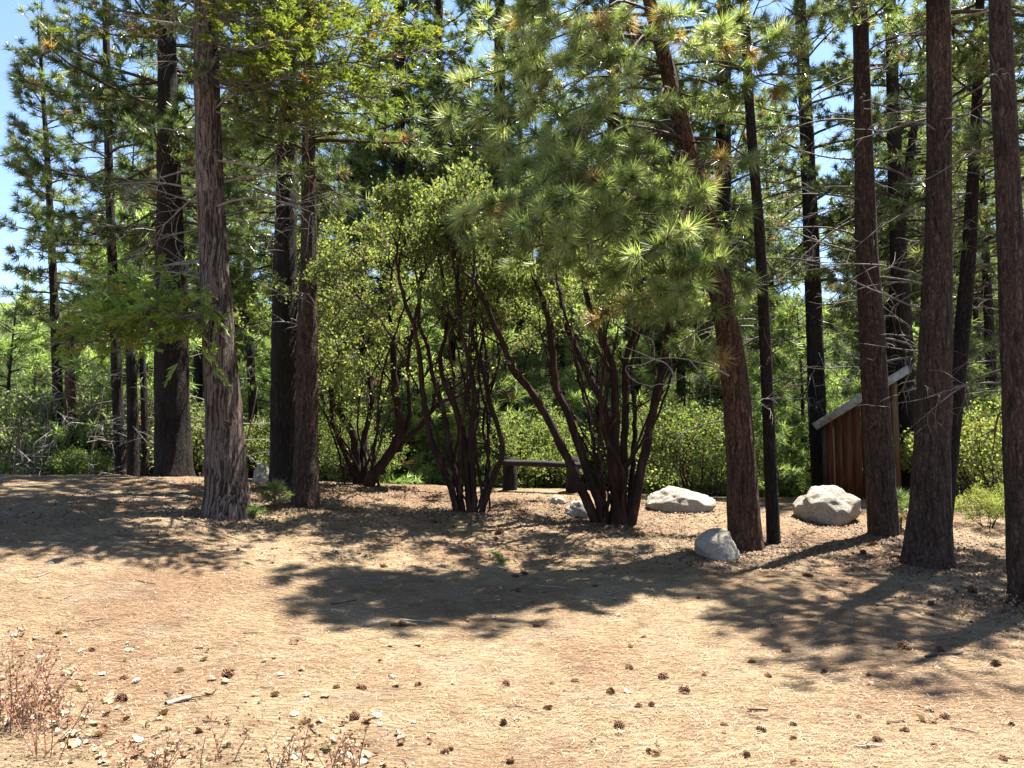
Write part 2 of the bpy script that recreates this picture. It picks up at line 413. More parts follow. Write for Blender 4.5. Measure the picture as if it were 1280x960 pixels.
def dead_branch_geo(g, p0, phi, L, rng, col=GREY, r0=None, twigs=6, droop=.5):
    e0 = rng.uniform(-.35, .45); r0 = r0 or .006 + .007 * L
    P = limb_path(p0, phi, L, e0, rng.uniform(-.1, droop), rng.uniform(-.9, .5), 9, .13, rng)
    c = np.array(col) * rng.uniform(.55, 1.25)
    tube(g, P, np.linspace(r0, .003, 9), 5, c)
    for k in range(twigs):
        i = rng.integers(2, 8); t = norm(P[i] - P[i - 1]); a = rng.normal(size=3); a[2] -= .3
        d = norm(t * .7 + norm(a) * .9); l = L * rng.uniform(.15, .45)
        ph = math.atan2(d[1], d[0]); Q = limb_path(P[i], ph, l, math.asin(np.clip(d[2], -.95, .95)), .5 * rng.normal(), -.7 * rng.random(), 6, .16, rng)
        tube(g, Q, np.linspace(r0 * .45, .002, 6), 4, c)
        if rng.random() < .6:
            j = rng.integers(2, 5); d2 = norm(rng.normal(size=3) + t); Q2 = limb_path(Q[j], math.atan2(d2[1], d2[0]), l * .5, d2[2] * .8, .2, -.4, 4, .2, rng)
            tube(g, Q2, np.linspace(r0 * .3, .002, 4), 3, c)

# ------------------------------------------------------------------ trunks
class Trunk:
    def __init__(self, pts, Y=None, height=None, base_flare=1.0, lean_out=(0, 0)):
        b = on_ground(pts[0][0], pts[0][1]) if Y is None else None
        self.Y = float(b[1]) if Y is None else Y
        Y = self.Y
        P = []
        for px, py, wd in pts:
            q = at(px, py, Y); P.append([*q, wd * .5 * Y / F_PX])
        P = np.array(P)
        if b is None: P[0, 2] = ground_z(P[0, 0], P[0, 1])
        self.base = P[0, :3].copy()
        top = P[-1].copy(); hz = top[2] - self.base[2]
        if height and height > hz + .5:
            d = (P[-1, :2] - P[-2, :2]) / max(.3, P[-1, 2] - P[-2, 2])
            for f in (.33, .66, 1.0):
                e = (height - hz) * f
                P = np.vstack([P, [top[0] + d[0] * e * .5 + lean_out[0] * e, top[1] + lean_out[1] * e, top[2] + e, max(.015, top[3] * (1 - f * .92))]])
        P = np.vstack([[*(P[0, :3] - [0, 0, .25]), P[0, 3] * 1.04], P])
        self.path = P
        self.h = height or hz
        z = P[:, 2]; self._z = z
    def pos(self, h):
        z = self.base[2] + h; i = [np.interp(z, self._z, self.path[:, k]) for k in range(4)]
        return np.array([i[0], i[1], z]), float(i[3])
    def geo(self, sides=28, step=.1, rough=.05, ridges=7, seed=0):
        S = smooth_path(self.path, step); n = len(S)
        th = np.arange(sides) * 2 * math.pi / sides
        zz = S[:, 2:3]; ct, st = np.cos(th)[None], np.sin(th)[None]
        r = S[:, 3:4] * np.ones((1, sides))
        r = r * (1 + rough * 1.3 * vnoise(ct * ridges * .5 + seed * 9, st * ridges * .5, zz * 1.3) + rough * vnoise(ct * ridges * 1.2, st * ridges * 1.2 + seed * 5, zz * 5))
        hb = zz - self.base[2]
        fl = np.exp(-np.clip(hb, 0, 9) / .18) * .16
        r = r * (1 + fl * (.5 + .8 * np.clip(vnoise(ct * 2.1 + seed, st * 2.1, 0.0), -.6, 1)))
        v = np.stack([S[:, 0:1] + r * ct, S[:, 1:2] + r * st, zz * np.ones((1, sides))], -1).reshape(-1, 3)
        i = np.arange(n - 1)[:, None] * sides; j = np.arange(sides)[None, :]; k = (j + 1) % sides
        g = Geo(); g.add(v, None, np.stack([i + j, i + k, i + sides + k, i + sides + j], -1).reshape(-1, 4))
        return g

def build_pine(name, label, tr, bark, crown=(5.5, 1.0), rad=1.5, n_limbs=34, dead=(10, 1.5, 6.0), dead_len=(.7, 2.0), seed=1, nn=40, wid=.011, nl=.19,
               sides=28, limbs_extra=(), greens=GREENS, group=None, dead_col=GREY, step=.24, phi_bias=None, mat='needle', cat='pine tree', brown=.025, twig_len=.55):
    rng = np.random.default_rng(seed)
    t = thing(name, label, cat, tr.base, group); o = tr.base
    part('trunk', tr.geo(sides=sides, seed=seed), M[bark], t, o)
    gw, gl = Geo(), Geo(); C, D = [], []
    h0, h1 = crown[0], tr.h * crown[1]
    for k in range(n_limbs):
        f = (k + rng.random() * .8) / n_limbs; h = h0 + (h1 - h0) * f; p, r = tr.pos(h)
        L = rad * (1 - f) ** .75 * rng.uniform(.65, 1.15) + .22
        if f < .12: L *= .75
        phi = rng.uniform(0, 2 * math.pi) if phi_bias is None else rng.normal(phi_bias, 1.1)
        P = limb_path(p, phi, L, -.05 + .7 * f, .30 * (1 - f), .5 * rng.random() + .15, 7, .08, rng)
        leafy_limb(gw, C, D, P, min(r * .5, .012 + .014 * L), rng, twig_len, step, .3)
    for (px, py, dY, h, r0) in limbs_extra:                     # limbs that reach a known place
        p, r = tr.pos(h); q = at(px, py, tr.Y + dY)
        mid = (p + q) / 2 + np.array([0, 0, .12 * np.linalg.norm(q - p)]); m2 = p * .2 + q * .8 + np.array([0, 0, .02])
        P = smooth_path(np.array([p, mid, m2, q]), .22)
        leafy_limb(gw, C, D, P, r0, rng, .45, .21, .55)
    if C:
        needles(gl, np.array(C), np.array(D), nn, nl, wid, greens, brown, rng=rng)
        cr = part('crown', gl, M[mat], t, o, False); part('twigs', gw, M['wood'], cr, o)['kind'] = 'stuff'
    for k in range(dead[0]):
        h = rng.uniform(dead[1], dead[2]); p, r = tr.pos(h); phi = rng.uniform(0, 2 * math.pi)
        p = p + np.array([math.cos(phi), math.sin(phi), 0]) * r * .7
        g = Geo(); dead_branch_geo(g, p, phi, rng.uniform(*dead_len), rng, dead_col, twigs=rng.integers(3, 9))
        part('dead_branch', g, M['wood'], t, o)
    return t

# ---- foreground pines on the clearing
T5 = Trunk([(932, 684, 42), (926, 570, 36), (915, 450, 32), (895, 330, 28), (872, 230, 24), (850, 150, 22), (825, 50, 18), (812, 0, 17)], height=12.0)
ext = []
for (px, py, dY) in [(575, 272, -1.6), (600, 300, -1.2), (640, 225, -1.5), (655, 205, -.6), (690, 215, -1.9), (700, 290, -1.4), (640, 330, -.9), (690, 335, -1.7), (735, 345, -1.2), (725, 250, -1.0),
                     (760, 280, -1.6), (790, 330, -1.2), (820, 310, -1.9), (850, 340, -1.3), (800, 250, -.6), (845, 250, -1.5), (880, 300, -1.3), (895, 390, -1.0), (830, 395, -1.1), (860, 420, -.5),
                     (915, 350, .2), (890, 440, -.2), (930, 270, .1), (770, 200, -.8), (720, 150, -1.0), (665, 130, -.7), (640, 60, -1.0), (700, 80, -1.5), (745, 60, -.7), (690, 20, -.4), (790, 110, -.7),
                     (620, 150, -.3), (905, 200, -.6), (920, 120, -.5), (910, 60, -.6), (945, 200, .2), (870, 60, -.9), (740, 400, -.5), (905, 465, .3), (650, 280, -1.8), (770, 350, -.7), (610, 255, -1.9), (670, 255, -2.1), (715, 310, -2.1), (755, 230, -1.9), (840, 290, -2.2), (850, 365, -1.8), (800, 375, -1.6), (660, 310, -1.3), (690, 175, -1.3), (740, 110, -1.5), (665, 90, -1.2), (770, 30, -1.0), (720, 40, -1.3), (835, 215, -1.1), (880, 325, -1.9), (600, 40, -.5), (650, 10, -.8), (780, 70, -1.2), (820, 130, -1.0), (580, 100, -.3), (555, 150, -.4), (880, 130, -.8), (850, 20, -1.0), (960, 60, -.2), (985, 110, 0.0), (610, 190, -.9)]:
    hh = (684 - py) * T5.Y / F_PX
    for jx, jy in ((0, 0),):
        ext.append((px + jx, py + jy, dY + random.gauss(0, .3), min(11.0, hh + .25 + .35 * abs(px - 860) * T5.Y / F_PX * .5), .024))
build_pine('pine_tree', 'leaning reddish pine with long needle tufts, beside the small boulder with a shaded side', T5, 'bark_red', (8.8, 1), 1.5, 16, (12, 1.6, 7.5), (.5, 1.4), 51, 110, .0115, .25,
           limbs_extra=ext, greens=np.array([[.14, .18, .065], [.185, .22, .09], [.23, .25, .13], [.115, .16, .055]]), brown=.06)

g = Geo(); dY5 = T5.Y - 1.0                               # pale curling dead branch hanging beside the leaning pine
for pts, r in (([(912, 470), (885, 456), (862, 450), (840, 447), (818, 449)], .011), ([(818, 449), (800, 441), (776, 432)], .008), ([(818, 449), (800, 447), (780, 448)], .007), ([(818, 449), (802, 456), (783, 458), (785, 468), (797, 478), (815, 483)], .008),
               ([(818, 449), (832, 454), (841, 466), (839, 480), (824, 480), (812, 484)], .008), ([(800, 418), (815, 425), (818, 436), (818, 449)], .007), ([(775, 405), (790, 412), (800, 418)], .007), ([(862, 450), (872, 462), (884, 480)], .007)):
    P = smooth_path(np.array([at(a_, b_, dY5 + .02 * i_) for i_, (a_, b_) in enumerate(pts)]), .05); tube(g, P, np.linspace(r, r * .6, len(P)), 6, (.22, .19, .17))
T5_ROOT = [o_ for o_ in COL.objects if o_.name == 'pine_tree'][0]; part('dead_branch', g, M['wood'], T5_ROOT, T5.base)
T6 = Trunk([(967, 680, 16), (962, 560, 15), (957, 440, 14), (950, 300, 13), (938, 150, 12), (930, 0, 11)], height=8.6)
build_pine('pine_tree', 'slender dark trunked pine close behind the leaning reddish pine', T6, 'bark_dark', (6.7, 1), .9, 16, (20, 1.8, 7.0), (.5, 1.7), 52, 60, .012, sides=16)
T8 = Trunk([(1105, 668, 36), (1098, 560, 32), (1090, 420, 30), (1083, 300, 26), (1079, 150, 21), (1075, 0, 18)], height=13.0)
build_pine('pine_tree', 'straight brown pine standing before the shed wall', T8, 'bark_pine', (10.8, 1), 1.0, 22, (26, 2.2, 8.0), (.8, 2.4), 53, 55, .014)
T10 = Trunk([(1158, 704, 58), (1164, 610, 45), (1169, 450, 38), (1173, 300, 32), (1174, 150, 29), (1173, 0, 27)], height=12.0)
build_pine('pine_tree', 'thick bare brown pine trunk with a flared foot, next to the shed', T10, 'bark_pine', (7.4, 1), 2.0, 42, (16, 2.6, 7.6), (.6, 2.2), 54, 55, .014, sides=36)
T11 = Trunk([(1178, 676, 20), (1186, 580, 20), (1196, 480, 19), (1210, 330, 17), (1220, 150, 13), (1225, 0, 10)], height=11.0)
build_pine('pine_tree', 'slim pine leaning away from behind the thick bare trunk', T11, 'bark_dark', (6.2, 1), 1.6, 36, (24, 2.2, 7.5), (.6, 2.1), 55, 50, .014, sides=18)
T12 = Trunk([(1288, 757, 46), (1274, 500, 38), (1263, 300, 30), (1256, 150, 27), (1250, 0, 25)], height=9.8, lean_out=(.12, .1))
build_pine('pine_tree', 'pine trunk standing alone at the shaded edge of the clearing', T12, 'bark_pine', (7.6, 1), 1.2, 14, (9, 1.8, 6.2), (.5, 1.6), 56, 45, .011, sides=30)
T7 = Trunk([(1026, 608, 21), (1021, 500, 21), (1015, 330, 19), (1008, 160, 17), (1000, 0, 14)], Y=20.2, height=18.0)
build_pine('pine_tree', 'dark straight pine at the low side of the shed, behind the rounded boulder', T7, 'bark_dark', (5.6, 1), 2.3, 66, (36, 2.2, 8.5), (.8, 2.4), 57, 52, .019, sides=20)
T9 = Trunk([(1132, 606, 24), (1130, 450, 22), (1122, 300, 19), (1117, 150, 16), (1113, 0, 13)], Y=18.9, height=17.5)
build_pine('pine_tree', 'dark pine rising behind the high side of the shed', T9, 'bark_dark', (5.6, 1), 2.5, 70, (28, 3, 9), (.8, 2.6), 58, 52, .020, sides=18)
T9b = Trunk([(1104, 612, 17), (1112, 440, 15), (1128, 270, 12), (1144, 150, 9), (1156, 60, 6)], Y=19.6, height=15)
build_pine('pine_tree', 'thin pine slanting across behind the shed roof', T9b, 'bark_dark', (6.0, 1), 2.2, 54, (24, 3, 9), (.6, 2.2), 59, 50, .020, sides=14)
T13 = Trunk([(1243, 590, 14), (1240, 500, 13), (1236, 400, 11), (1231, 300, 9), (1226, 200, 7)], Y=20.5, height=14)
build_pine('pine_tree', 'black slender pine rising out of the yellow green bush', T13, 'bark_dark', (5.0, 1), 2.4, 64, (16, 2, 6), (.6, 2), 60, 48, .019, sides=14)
T14 = Trunk([(1232, 590, 9), (1228, 525, 9), (1222, 430, 7), (1216, 330, 6)], Y=22.0, height=8)
build_pine('pine_tree', 'very thin dark pine pole next to the black slender pine', T14, 'bark_dark', (4.6, 1), 1.1, 16, (8, 1.5, 5), (.5, 1.2), 61, 24, .016, sides=10)
TX = Trunk([(1333, 690, 46), (1335, 300, 32), (1333, 0, 24)], height=11.5)
build_pine('pine_tree', 'wide crowned pine reaching over the shaded edge of the clearing', TX, 'bark_pine', (4.6, 1), 2.2, 56, (14, 2, 5), (.6, 2.4), 62, 55, .013, sides=18)

# ---- trees on the bank
T2 = Trunk([(217, 592, 45), (215, 480, 40), (213, 330, 34), (210, 150, 25), (208, 0, 20)], Y=15.8, height=15)
build_pine('pine_tree', 'massive blackish trunk with a broad dark crown on top of the bank', T2, 'bark_dark', (5.0, 1), 2.9, 80, (22, 2.2, 8.5), (.9, 2.6), 70, 55, .018, .24, sides=30,
           greens=np.array([[.050, .080, .030], [.07, .10, .035], [.09, .11, .045]]), twig_len=.7)
T3 = Trunk([(357, 606, 40), (356, 450, 33), (357, 300, 28), (360, 150, 22)], Y=14.4, height=14)
build_pine('pine_tree', 'broad dark trunk half hidden behind its slimmer twin', T3, 'bark_dark', (6.3, 1), 2.1, 54, (16, 2.4, 7.5), (.8, 2.0), 71, 52, .017, .23, sides=24,
           greens=np.array([[.055, .08, .025], [.075, .105, .03], [.10, .13, .04]]), twig_len=.65)
T4 = Trunk([(381, 632, 32), (383, 540, 28), (384, 450, 26), (386, 300, 20), (386, 150, 16), (388, 0, 13)], height=12.5)
build_pine('pine_tree', 'slim brown trunk, front one of the close pair, small green seedling at its foot', T4, 'bark_pine', (5.2, 1), 1.9, 44, (22, 2.8, 7.5), (.7, 1.8), 72, 50, .015, sides=24)
TS = Trunk([(77, 590, 14), (70, 430, 11), (62, 250, 8), (54, 120, 5), (47, 20, 2.5)], Y=18.5, height=None)
build_pine('pine_tree', 'narrow young pine with open tufted top standing clear against blue sky', TS, 'bark_dark', (3.6, .99), .95, 80, (14, .8, 4.5), (.6, 1.6), 73, 50, .018, .21, sides=14)
TB = Trunk([(152, 592, 14), (143, 400, 12), (136, 200, 10), (132, 0, 8)], Y=17.5, height=16)
build_pine('pine_tree', 'bare legged pine with drooping dead lower limbs beside the massive blackish trunk', TB, 'bark_dark', (5.2, 1), 1.75, 56, (20, 2, 8), (.9, 2.3), 74, 50, .017, .23, sides=14, twig_len=.6)
for k, (a, b, lab) in enumerate([((167, 592, 15), (162, 425, 10), 'brown stunted pine pole with a broken top under the cedar spray'),
                                 ((181, 592, 9), (178, 440, 7), 'thin dark pole, close neighbour of the brown stunted one'),
                                 ((88, 575, 14), (85, 400, 10), 'reddish bare pole behind the narrow young pine'),
                                 ((318, 600, 12), (312, 430, 9), 'dark thin pole behind the shaggy cedar trunk')]):
    tt = Trunk([a, ((a[0] + b[0]) / 2 + 1, (a[1] + b[1]) / 2, (a[2] + b[2]) / 2), b], Y=16.8 + .7 * k)
    build_pine('dead_tree', lab, tt, 'bark_dark' if k != 2 else 'bark_red', (9, 1), 1, 0, (12, .3, tt.h * .98), (.4, 1.3), 80 + k, sides=12, cat='dead tree')
for k, (px, py, wd, lab) in enumerate([(625, 612, 22, 'dark full crowned pine behind the middle manzanita'), (768, 610, 24, 'tall dark pine rising behind the largest manzanita'),
                                       (905, 618, 28, 'dark thick pine hidden low behind the leaning reddish pine'), (500, 605, 20, 'shadowy pine behind the manzanita clump with a slanting stem'), (548, 606, 18, 'tall pine between the two slender manzanitas, far behind them')]):
    tt = Trunk([(px, py, wd), (px - 1, 300, wd * .75), (px, 0, wd * .6)], Y=24.0 + .7 * k, height=22.0)
    build_pine('pine_tree', lab, tt, 'bark_dark', (5.8, 1), 3.1, 92, (12, 1.5, 6), (.6, 1.8), 90 + k, 34, .024, .26, sides=14, twig_len=.75, step=.2,
               greens=np.array([[.05, .075, .024], [.07, .095, .03], [.085, .115, .035]]))

# ------------------------------------------------------------------ incense cedar
def cedar_spray(g, C, D, rng, size=.27, frond=38, tw=.25, base=(.125, .155, .032)):
    C = np.asarray(C, float); D = norm(np.asarray(D, float))
    for c, d in zip(C, D):
        lat = norm(np.cross(d, [0, 0, 1.0]) + rng.normal(size=3) * tw); nrm = np.cross(lat, d)
        s = size * rng.uniform(.7, 1.2)
        tint = np.array(base) * rng.uniform(.7, 1.25)
        q = rng.random()
        if q < .12: tint = np.array([.20, .185, .045])
        elif q < .135: tint = np.array([.22, .11, .04])
        m = frond; u = rng.random(m); sd = np.where(rng.random(m) < .5, -1, 1)
        st = c + np.outer(u * s * .8, d); st[:, 2] -= .25 * s * u ** 2
        a = sd * rng.uniform(.25, .8, m); ll = s * rng.uniform(.25, .5, m) * (1.1 - .6 * u)
        dd = np.outer(np.cos(a), d) + np.outer(np.sin(a), lat) + np.outer(rng.normal(size=m) * .18, nrm); dd[:, 2] -= .22
        dd = norm(dd); wv = norm(np.cross(dd, nrm + rng.normal(size=(m, 3)) * .3)) * (.005 + .006 * rng.random((m, 1)))
        L = ll[:, None]
        v = np.stack([st, st + dd * L * .55 + wv, st + dd * L, st + dd * L * .55 - wv], 1).reshape(-1, 3)
        g.add(v, None, np.arange(m * 4).reshape(-1, 4), np.repeat(tint * rng.uniform(.75, 1.25, (m, 1)), 4, 0))
T1 = Trunk([(285, 644, 57), (283, 600, 50), (280, 520, 44), (272, 400, 37), (266, 300, 34), (260, 160, 31), (257, 0, 29)], height=13.0)
rng = np.random.default_rng(31)
tc = thing('incense_cedar', 'shaggy grey brown cedar trunk with knot holes on the bank', 'cedar tree', T1.base)
part('trunk', T1.geo(sides=44, step=.05, rough=.045, ridges=11, seed=4), M['bark_cedar'], tc, T1.base)
gw, gl = Geo(), Geo(); C, D = [], []
def cedar_limb(p, q, r0, dens=.09, start=.3, tw=.5):
    mid = (p + q) / 2 + np.array([0, 0, -.06 * np.linalg.norm(q - p)])
    P = smooth_path(np.array([p, mid, q]), .15); P += rng.normal(size=P.shape) * .012
    leafy_limb(gw, C, D, P, r0, rng, tw, dens, start, GREY, .2)
for (px, py, dY) in [(330, 25, -.8), (365, 50, -1.2), (400, 30, -.6), (440, 45, -1.0), (480, 60, -.5), (515, 30, -.9), (385, 90, -1.4), (430, 105, -.9), (470, 120, -1.2), (510, 105, -.4),
                     (345, 110, -.9), (375, 140, -.4), (415, 150, -1.1), (330, 70, .5), (395, 10, .3), (460, 15, .4), (350, 5, -.5), (300, 20, -1.2), (310, 60, -1.5), (545, 60, -.8)]:
    q = at(px, py, T1.Y + dY); p, r = T1.pos(min(12.0, (644 - py) * T1.Y / F_PX + rng.uniform(-.1, .5)))
    cedar_limb(p, q, .022)
for (px, py, dY) in [(110, 405, -.5), (150, 380, -.8), (200, 375, -1.1), (225, 370, -.6), (175, 410, -.9), (130, 385, -.1), (95, 420, .1), (205, 400, -.3), (160, 395, .2), (240, 425, -.9), (140, 400, -1.0), (185, 385, -1.3), (215, 385, -1.2), (120, 395, -.7), (170, 370, -.5), (195, 365, -.8), (105, 385, -.4), (225, 395, -1.4), (145, 370, -.3), (80, 430, -.3)]:
    q = at(px, py, T1.Y + dY); p, r = T1.pos(3.1 + rng.uniform(-.15, .15)); n0 = len(C); cedar_limb(p, q, .014, .06, .5, .42)
    cedar_spray(gl, np.array(C[n0:]) + rng.normal(size=(len(C) - n0, 3)) * [.1, .1, .13], np.array(D[n0:]) + rng.normal(size=(len(D) - n0, 3)) * .5, rng, .3, 40, .9, (.165, .235, .046)); del C[n0:], D[n0:]  # low bough coloured lighter than the crown, sunlight painted into its sprays
for k in range(40):
    f = (k + rng.random()) / 40; h = 8.0 + 4.8 * f; p, r = T1.pos(h); phi = rng.uniform(0, 2 * math.pi); L = 2.0 * (1 - f) ** .7 + .25
    cedar_limb(p, p + L * np.array([math.cos(phi), math.sin(phi), -.15 + .4 * f]), .02)
cedar_spray(gl, C, D, rng)
cr = part('crown', gl, M['cedar_leaf'], tc, T1.base, False); part('twigs', gw, M['wood'], cr, T1.base)
for k in range(38):
    h = rng.uniform(3.4, 8.4); p, r = T1.pos(h); phi = rng.choice([0.1, 3.1, rng.uniform(3.4, 6.0)]) + rng.normal() * .35
    p = p + np.array([math.cos(phi), math.sin(phi), 0]) * r * .8
    g = Geo(); dead_branch_geo(g, p, phi, rng.uniform(.5, 2.3), rng, (.17, .148, .13), twigs=rng.integers(3, 10), droop=.3)
    part('dead_branch', g, M['wood'], tc, T1.base)
for (px, py, s) in [(274, 379, 4), (277, 396, 4.5), (282, 478, 4), (291, 530, 3.5)]:          # knot holes: shallow lipped discs, the hollow's shade painted as dark colour
    h = (644 - py) * T1.Y / F_PX; p, r = T1.pos(h); q = at(px, py, T1.Y); dx = (q[0] - p[0])
    c = np.array([q[0], T1.Y - math.sqrt(max(.01, r * r - dx * dx)) - .03, q[2]]); R = s * T1.Y / F_PX
    th = np.linspace(0, 2 * math.pi, 13)[:-1]
    out = []
    for rr, dy in ((1.5, .06), (1.15, .0), (.8, -.002), (.55, .01), (.02, .014)):
        out.append(np.stack([c[0] + R * rr * np.cos(th), c[1] + dy * np.ones(12), c[2] + R * rr * .9 * np.sin(th)], -1))
    v = np.concatenate(out); i = np.arange(4)[:, None] * 12; j = np.arange(12)[None]; kk = (j + 1) % 12
    g = Geo(); g.add(v, None, np.stack([i + j, i + 12 + j, i + 12 + kk, i + kk], -1).reshape(-1, 4)); 
    part('knot', g, M['black'], tc, T1.base)

# ------------------------------------------------------------------ manzanitas
MLEAF = np.array([[.13, .17, .06], [.17, .205, .075], [.20, .23, .085], [.105, .14, .055]])
def oval_leaves(g, C, D, n, rng, size=.045, greens=MLEAF, rust=.06, spread=.12):
    C = np.asarray(C, float); k = len(C); m = k * n
    D = np.repeat(norm(np.asarray(D, float)), n, 0)
    p = np.repeat(C, n, 0) + rng.normal(size=(m, 3)) * spread * .5 - D * spread * rng.random((m, 1))
    d = norm(D * .6 + rng.normal(size=(m, 3)) * .6 + np.array([0, 0, .3])); s = norm(np.cross(d, rng.normal(size=(m, 3))))
    L = size * (.7 + .6 * rng.random((m, 1)))
    v = np.stack([p, p + d * L * .5 + s * L * .33, p + d * L, p + d * L * .5 - s * L * .33], 1).reshape(-1, 3)
    c = np.repeat(greens[rng.integers(0, len(greens), k)] * rng.uniform(.75, 1.25, (k, 1)), n, 0) * rng.uniform(.8, 1.2, (m, 1))
    b = rng.random(m) < rust; c[b] = np.array([.19, .12, .055]) * rng.uniform(.6, 1.2, (b.sum(), 1))
    g.add(v, None, np.arange(m * 4).reshape(-1, 4), np.repeat(c, 4, 0))
def fork(g, C, D, p, d, r, L, lev, rng, zmin):
    n = 5; P = [p]
    for i in range(n):
        d = norm(d + rng.normal(size=3) * .16 + np.array([0, 0, .03])); P.append(P[-1] + d * L / n)
    P = np.array(P); tube(g, P, np.linspace(r, r * .62, n + 1), 5 if r > .015 else 3, None, False)
    if lev == 0:
        if P[-1][2] > zmin:
            C.append(P[-1]); D.append(d); C.append(P[-3]); D.append(norm(d + rng.normal(size=3)))
        return
    for k in range(rng.integers(2, 4)):
        a = norm(rng.normal(size=3)); a[2] = abs(a[2]) * .5
        fork(g, C, D, P[-1], norm(d + a * rng.uniform(.5, .95)), r * .6, L * rng.uniform(.62, .85), lev - 1, rng, zmin)
    if rng.random() < .7 and lev < 3:
        a = norm(rng.normal(size=3)); fork(g, C, D, P[2], norm(d * .5 + a), r * .4, L * .6, lev - 1, rng, zmin)
def manzanita(label, basepx, stems, seed, lev=4, L=.62, leaves=17, zmin=2.0, scale_top=1.0, size=.062, rust=.04, greens=MLEAF):
    rng = np.random.default_rng(seed); b = on_ground(*basepx); Y = b[1]
    t = thing('manzanita', label, 'shrub', b)
    C, D = [], []; tw = Geo(); stems = list(stems); tops = [st[0][-1] for st in stems]
    for k in range(9):                                       # slender inner stems between the main ones
        tx, ty = tops[rng.integers(len(tops))]; tx += rng.normal() * 22; ty += rng.uniform(0, 70); bx = basepx[0] + np.clip(rng.normal() * 14, -24, 24); by = basepx[1] - 2
        stems.append(([(bx, by), (bx * .75 + tx * .25 + rng.normal() * 5, by * .72 + ty * .28), (bx * .45 + tx * .55 + rng.normal() * 7, by * .4 + ty * .6), (tx, ty)], rng.uniform(4, 7), rng.uniform(2.5, 4), rng.normal() * .8))
    for (pts, w0, w1, dep) in stems:
        n = len(pts); P = []
        for i, (px, py) in enumerate(pts):
            f = i / (n - 1); q = at(px, py, Y); q = q + np.array([0, 1, 0]) * dep * f; wd = (w0 + (w1 - w0) * f) * .32 * Y / F_PX; P.append([*q, wd])
        P = np.array(P)
        P = np.vstack([[*(P[0, :3] - [0, 0, .2]), P[0, 3] * 1.25], P])
        S = smooth_path(P, .12); S[1:, :3] += rng.normal(size=(len(S) - 1, 3)) * .008
        g = Geo(); tube(g, S[:, :3], S[:, 3] * (1 + .06 * rng.normal(size=len(S))), 12)
        part('stem', g, M['bark_manzanita'], t, b)
        d = norm(S[-1, :3] - S[-4, :3])
        for k in range(2): fork(tw, C, D, S[-1, :3], norm(d + norm(rng.normal(size=3)) * .5), S[-1, 3] * .8, L * scale_top, lev if w0 > 7.5 else lev - 1, rng, zmin)
        for f in (.55, .75):
            q = S[int(len(S) * f)]; a = norm(rng.normal(size=3)); a[2] = abs(a[2])
            fork(tw, C, D, q[:3], norm(d * .6 + a), q[3] * .45, L * .8, max(1, lev - 2), rng, zmin)
    gl = Geo(); oval_leaves(gl, C, D, leaves, rng, size, greens, rust)
    cr = part('crown', gl, M['leaf'], t, b, False); part('twigs', tw, M['bark_manzanita'], cr, b)
    return t
manzanita('largest many stemmed manzanita with dark red stems fanning from one foot', (772, 655),
          [([(745, 652), (727, 612), (710, 575), (690, 535), (668, 497), (640, 463), (627, 430), (610, 390), (596, 360)], 20, 8, -.5),
           ([(755, 654), (745, 615), (732, 580), (712, 520), (695, 480), (691, 430), (685, 392), (672, 350)], 20, 10, .3),
           ([(768, 655), (770, 600), (760, 515), (740, 470), (720, 422), (708, 385), (700, 340)], 20, 9, .8),
           ([(772, 655), (769, 580), (768, 510), (764, 460), (748, 422), (732, 380), (722, 330)], 18, 9, -.4),
           ([(780, 655), (781, 580), (784, 510), (786, 447), (800, 405), (806, 350)], 18, 9, .5),
           ([(790, 655), (800, 590), (814, 520), (825, 467), (832, 420), (828, 350)], 20, 9, -.3),
           ([(762, 654), (748, 585), (740, 520), (729, 472), (722, 430)], 8, 5, .9),
           ([(786, 655), (793, 590), (800, 520), (798, 450), (812, 400)], 12, 6, 1.0),
           ([(776, 655), (776, 590), (752, 545), (745, 500), (750, 440)], 9, 5, -.9)], 5, lev=4, L=.60, zmin=3.75, leaves=9)
manzanita('middle manzanita, a tight sheaf of slender red stems', (588, 640),
          [([(572, 638), (556, 588), (540, 550), (532, 510), (529, 480), (524, 434), (513, 391), (500, 350)], 14, 7, -.3),
           ([(578, 638), (564, 570), (553, 512), (540, 475), (532, 434), (521, 402), (520, 350)], 12, 6, .5),
           ([(588, 640), (580, 558), (570, 515), (556, 480), (548, 450), (556, 412), (552, 350)], 14, 7, .2),
           ([(594, 640), (589, 545), (594, 510), (589, 461), (578, 420), (575, 360)], 13, 7, -.5),
           ([(602, 640), (615, 600), (627, 572), (626, 545), (613, 507), (602, 458), (591, 415), (598, 350)], 13, 6, .1),
           ([(600, 640), (607, 597), (610, 556), (607, 515), (597, 461), (604, 400)], 7, 4, .7)], 6, lev=4, L=.58, zmin=3.75, leaves=9)
manzanita('yellow green manzanita with one thick slanting stem, beside the twin dark trunks', (455, 607),
          [([(460, 606), (472, 588), (488, 567), (502, 534), (496, 488), (494, 434), (490, 380)], 24, 9, -.3),
           ([(478, 580), (505, 550), (524, 532), (548, 502), (580, 488), (600, 450)], 15, 6, .4),
           ([(448, 606), (444, 570), (440, 542), (415, 502), (398, 447), (392, 400)], 18, 8, .2),
           ([(500, 552), (513, 526), (512, 475), (516, 430), (530, 370)], 10, 5, -.5),
           ([(455, 606), (452, 550), (460, 500), (450, 440), (445, 380)], 14, 6, .8),
           ([(450, 606), (430, 560), (420, 520), (425, 470)], 9, 5, -.6)], 7, lev=4, L=.62, zmin=1.7, leaves=10, rust=.09,
          greens=np.array([[.16, .20, .072], [.19, .225, .085], [.22, .24, .095], [.125, .165, .06]]))

